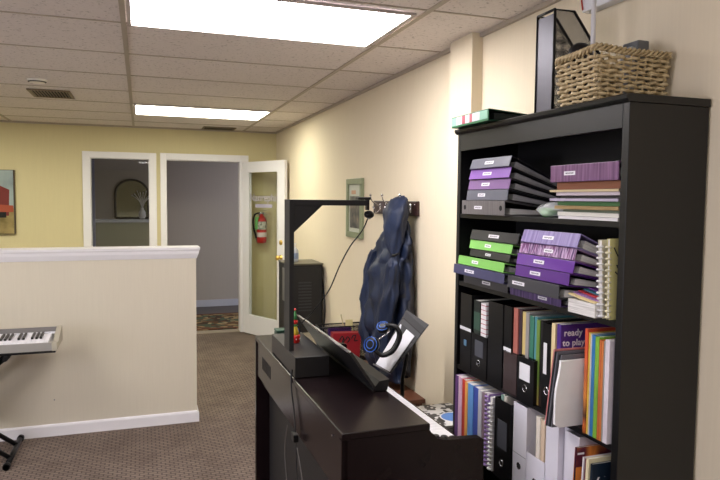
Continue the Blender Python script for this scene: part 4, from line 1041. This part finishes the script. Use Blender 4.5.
obj('disc_border', lathe(BM(), [(.068,.0160),(.068,.0164)], (1.40, 2.67, z), 32), white, bk)

t = thing('music_stand', 'dark grey music stand desk tilted by the right wall', 'music stand', (1.27, 3.06, 0))
A_, B_, C_, D_ = Vector((1.148,3.05,.769)), Vector((1.313,3.05,1.053)), Vector((1.324,2.80,1.022)), Vector((1.128,2.80,.795))
nrm = (B_-A_).cross(D_-A_).normalized()
if nrm.x > 0: nrm = -nrm       # towards the room
def dp(u, v, h=0): return A_*(1-u)*(1-v) + B_*u*(1-v) + C_*u*v + D_*(1-u)*v + nrm*h
deskm = striped('desk_ribbed', [(0,(52,52,54)),(.5,(66,66,68)),(.9,(34,34,36))], 0, 5, .9)
bm = quadslab(BM(), [dp(-.0,0), dp(.0,1), dp(1,1), dp(1,0)], .004); obj('desk', bm, deskm, t, 'dark grey ribbed desk plate')
bm = BM(); tube(bm, [dp(0,0,.02), dp(0,1,.02)], .004, 6); quadslab(bm, [dp(0,0,0), dp(0,1,0), dp(0,1,.022), dp(0,0,.022)], .003); obj('lip', bm, grey, t)
bm = BM(); c0 = dp(.5,.45,-.012)
tube(bm, [c0, c0+Vector((.03,.0,-.06)), (1.285,3.03,.70), (1.285,3.04,.10)], .011, 10); obj('pole', bm, blackp, t)
bm = BM()
for a in (.9, 3.0, 5.1): tube(bm, [(1.285,3.04,.14), (1.285+.19*math.cos(a), 3.04+.19*math.sin(a), .012)], .008, 6)
obj('tripod', bm, blackp, t)
bm = quadslab(BM(), [dp(.02,.02,.010), dp(.02,.97,.010), dp(.72,.90,.010), dp(.76,.14,.010)], .002)
tag(obj('paper_sheet', bm, mat('sheet_white', (206,206,214), .6)), 'white sheet of paper lying on the music stand desk', 'paper')
# headphones
t = thing('headphones', 'black and blue headphones hanging on the music stand desk', 'headphones', (1.12, 2.87, .9))
def hp(px, py, y): return Vector((1.052+(px-373)*.0052, y, .925-(py-346)*.0047))
path = smoothpath([hp(374,350,2.84), hp(380,355,2.82), hp(388,351,2.80), hp(394,342,2.80), hp(396,333,2.80), hp(393,326,2.82), hp(387,326,2.86)], 6)
bm = BM(); tube(bm, path, .011, 8); tube(bm, [p+Vector((0,.016,0)) for p in path], .010, 8); obj('headband', bm, blackp, t)
blue = mat('headphone_blue', (50,100,190), .3)
def cup(c, ax, s, nm):
    R = ax.to_track_quat('Z', 'Y').to_matrix().to_4x4(); M_ = Matrix.Translation(c) @ R
    bm = lathe(BM(), [(.030*s,-.016),(.038*s,-.012),(.040*s,.0),(.036*s,.012),(.020*s,.017)], (0,0,0), 24); bmesh.ops.transform(bm, matrix=M_, verts=bm.verts)
    e = obj('ear_cup', bm, blackp, t)
    for r in (.036, .020):
        bm = BM(); tube(bm, [(r*s*math.cos(a), r*s*math.sin(a), .013 if r > .03 else .017) for a in [2*PI*k/24 for k in range(25)]], .0022, 6); bmesh.ops.transform(bm, matrix=M_, verts=bm.verts)
        obj('blue_ring', bm, blue, e, 'blue ring')
cup(hp(372.5,345,2.86), Vector((-.75,-.55,.25)), 1.0, 'a'); cup(hp(385,329,2.88), Vector((-.35,-.45,.8)), .8, 'b')
obj('slider', tube(BM(), [hp(378,340,2.85), hp(390,332,2.86)], .0035, 6), chrome, t, 'bright metal slider')

# ------------------------------------------------------------------ daylight, sky, camera
w = bpy.data.worlds.new('sky'); SC.world = w; w.use_nodes = True
w.node_tree.nodes['Background'].inputs[0].default_value = (.72,.82,1,1); w.node_tree.nodes['Background'].inputs[1].default_value = 1.0
la = bpy.data.lights.new('window_daylight', 'AREA'); la.shape = 'RECTANGLE'; la.size = 7.0; la.size_y = 1.4; la.energy = 330; la.color = (.94,.88,1)
lo = bpy.data.objects.new('window_daylight', la); COL.objects.link(lo); lo.location = (XL-.02, .5, 1.5); lo.rotation_euler = (0, -PI/2, 0)

cd = bpy.data.cameras.new('camera'); cam = bpy.data.objects.new('camera', cd); COL.objects.link(cam)
rv = Vector((0.9457221,-0.324849,0.00910149)); uv = Vector((0.01203673,0.06300206,0.99794081)); fv = Vector((0.32475349,0.94366512,-0.06349256))
M = Matrix((rv, uv, -fv)).transposed().to_4x4(); M.translation = Vector((0,0,1.63)); cam.matrix_world = M
cd.sensor_width = 36; cd.lens = 637.49*36/720; cd.clip_start = .02
SC.camera = cam
vs = SC.view_settings; SC.display_settings.display_device = 'sRGB'; vs.view_transform = 'Standard'; vs.look = 'None'; vs.gamma = 1; vs.use_curve_mapping = False
vs.exposure = .12
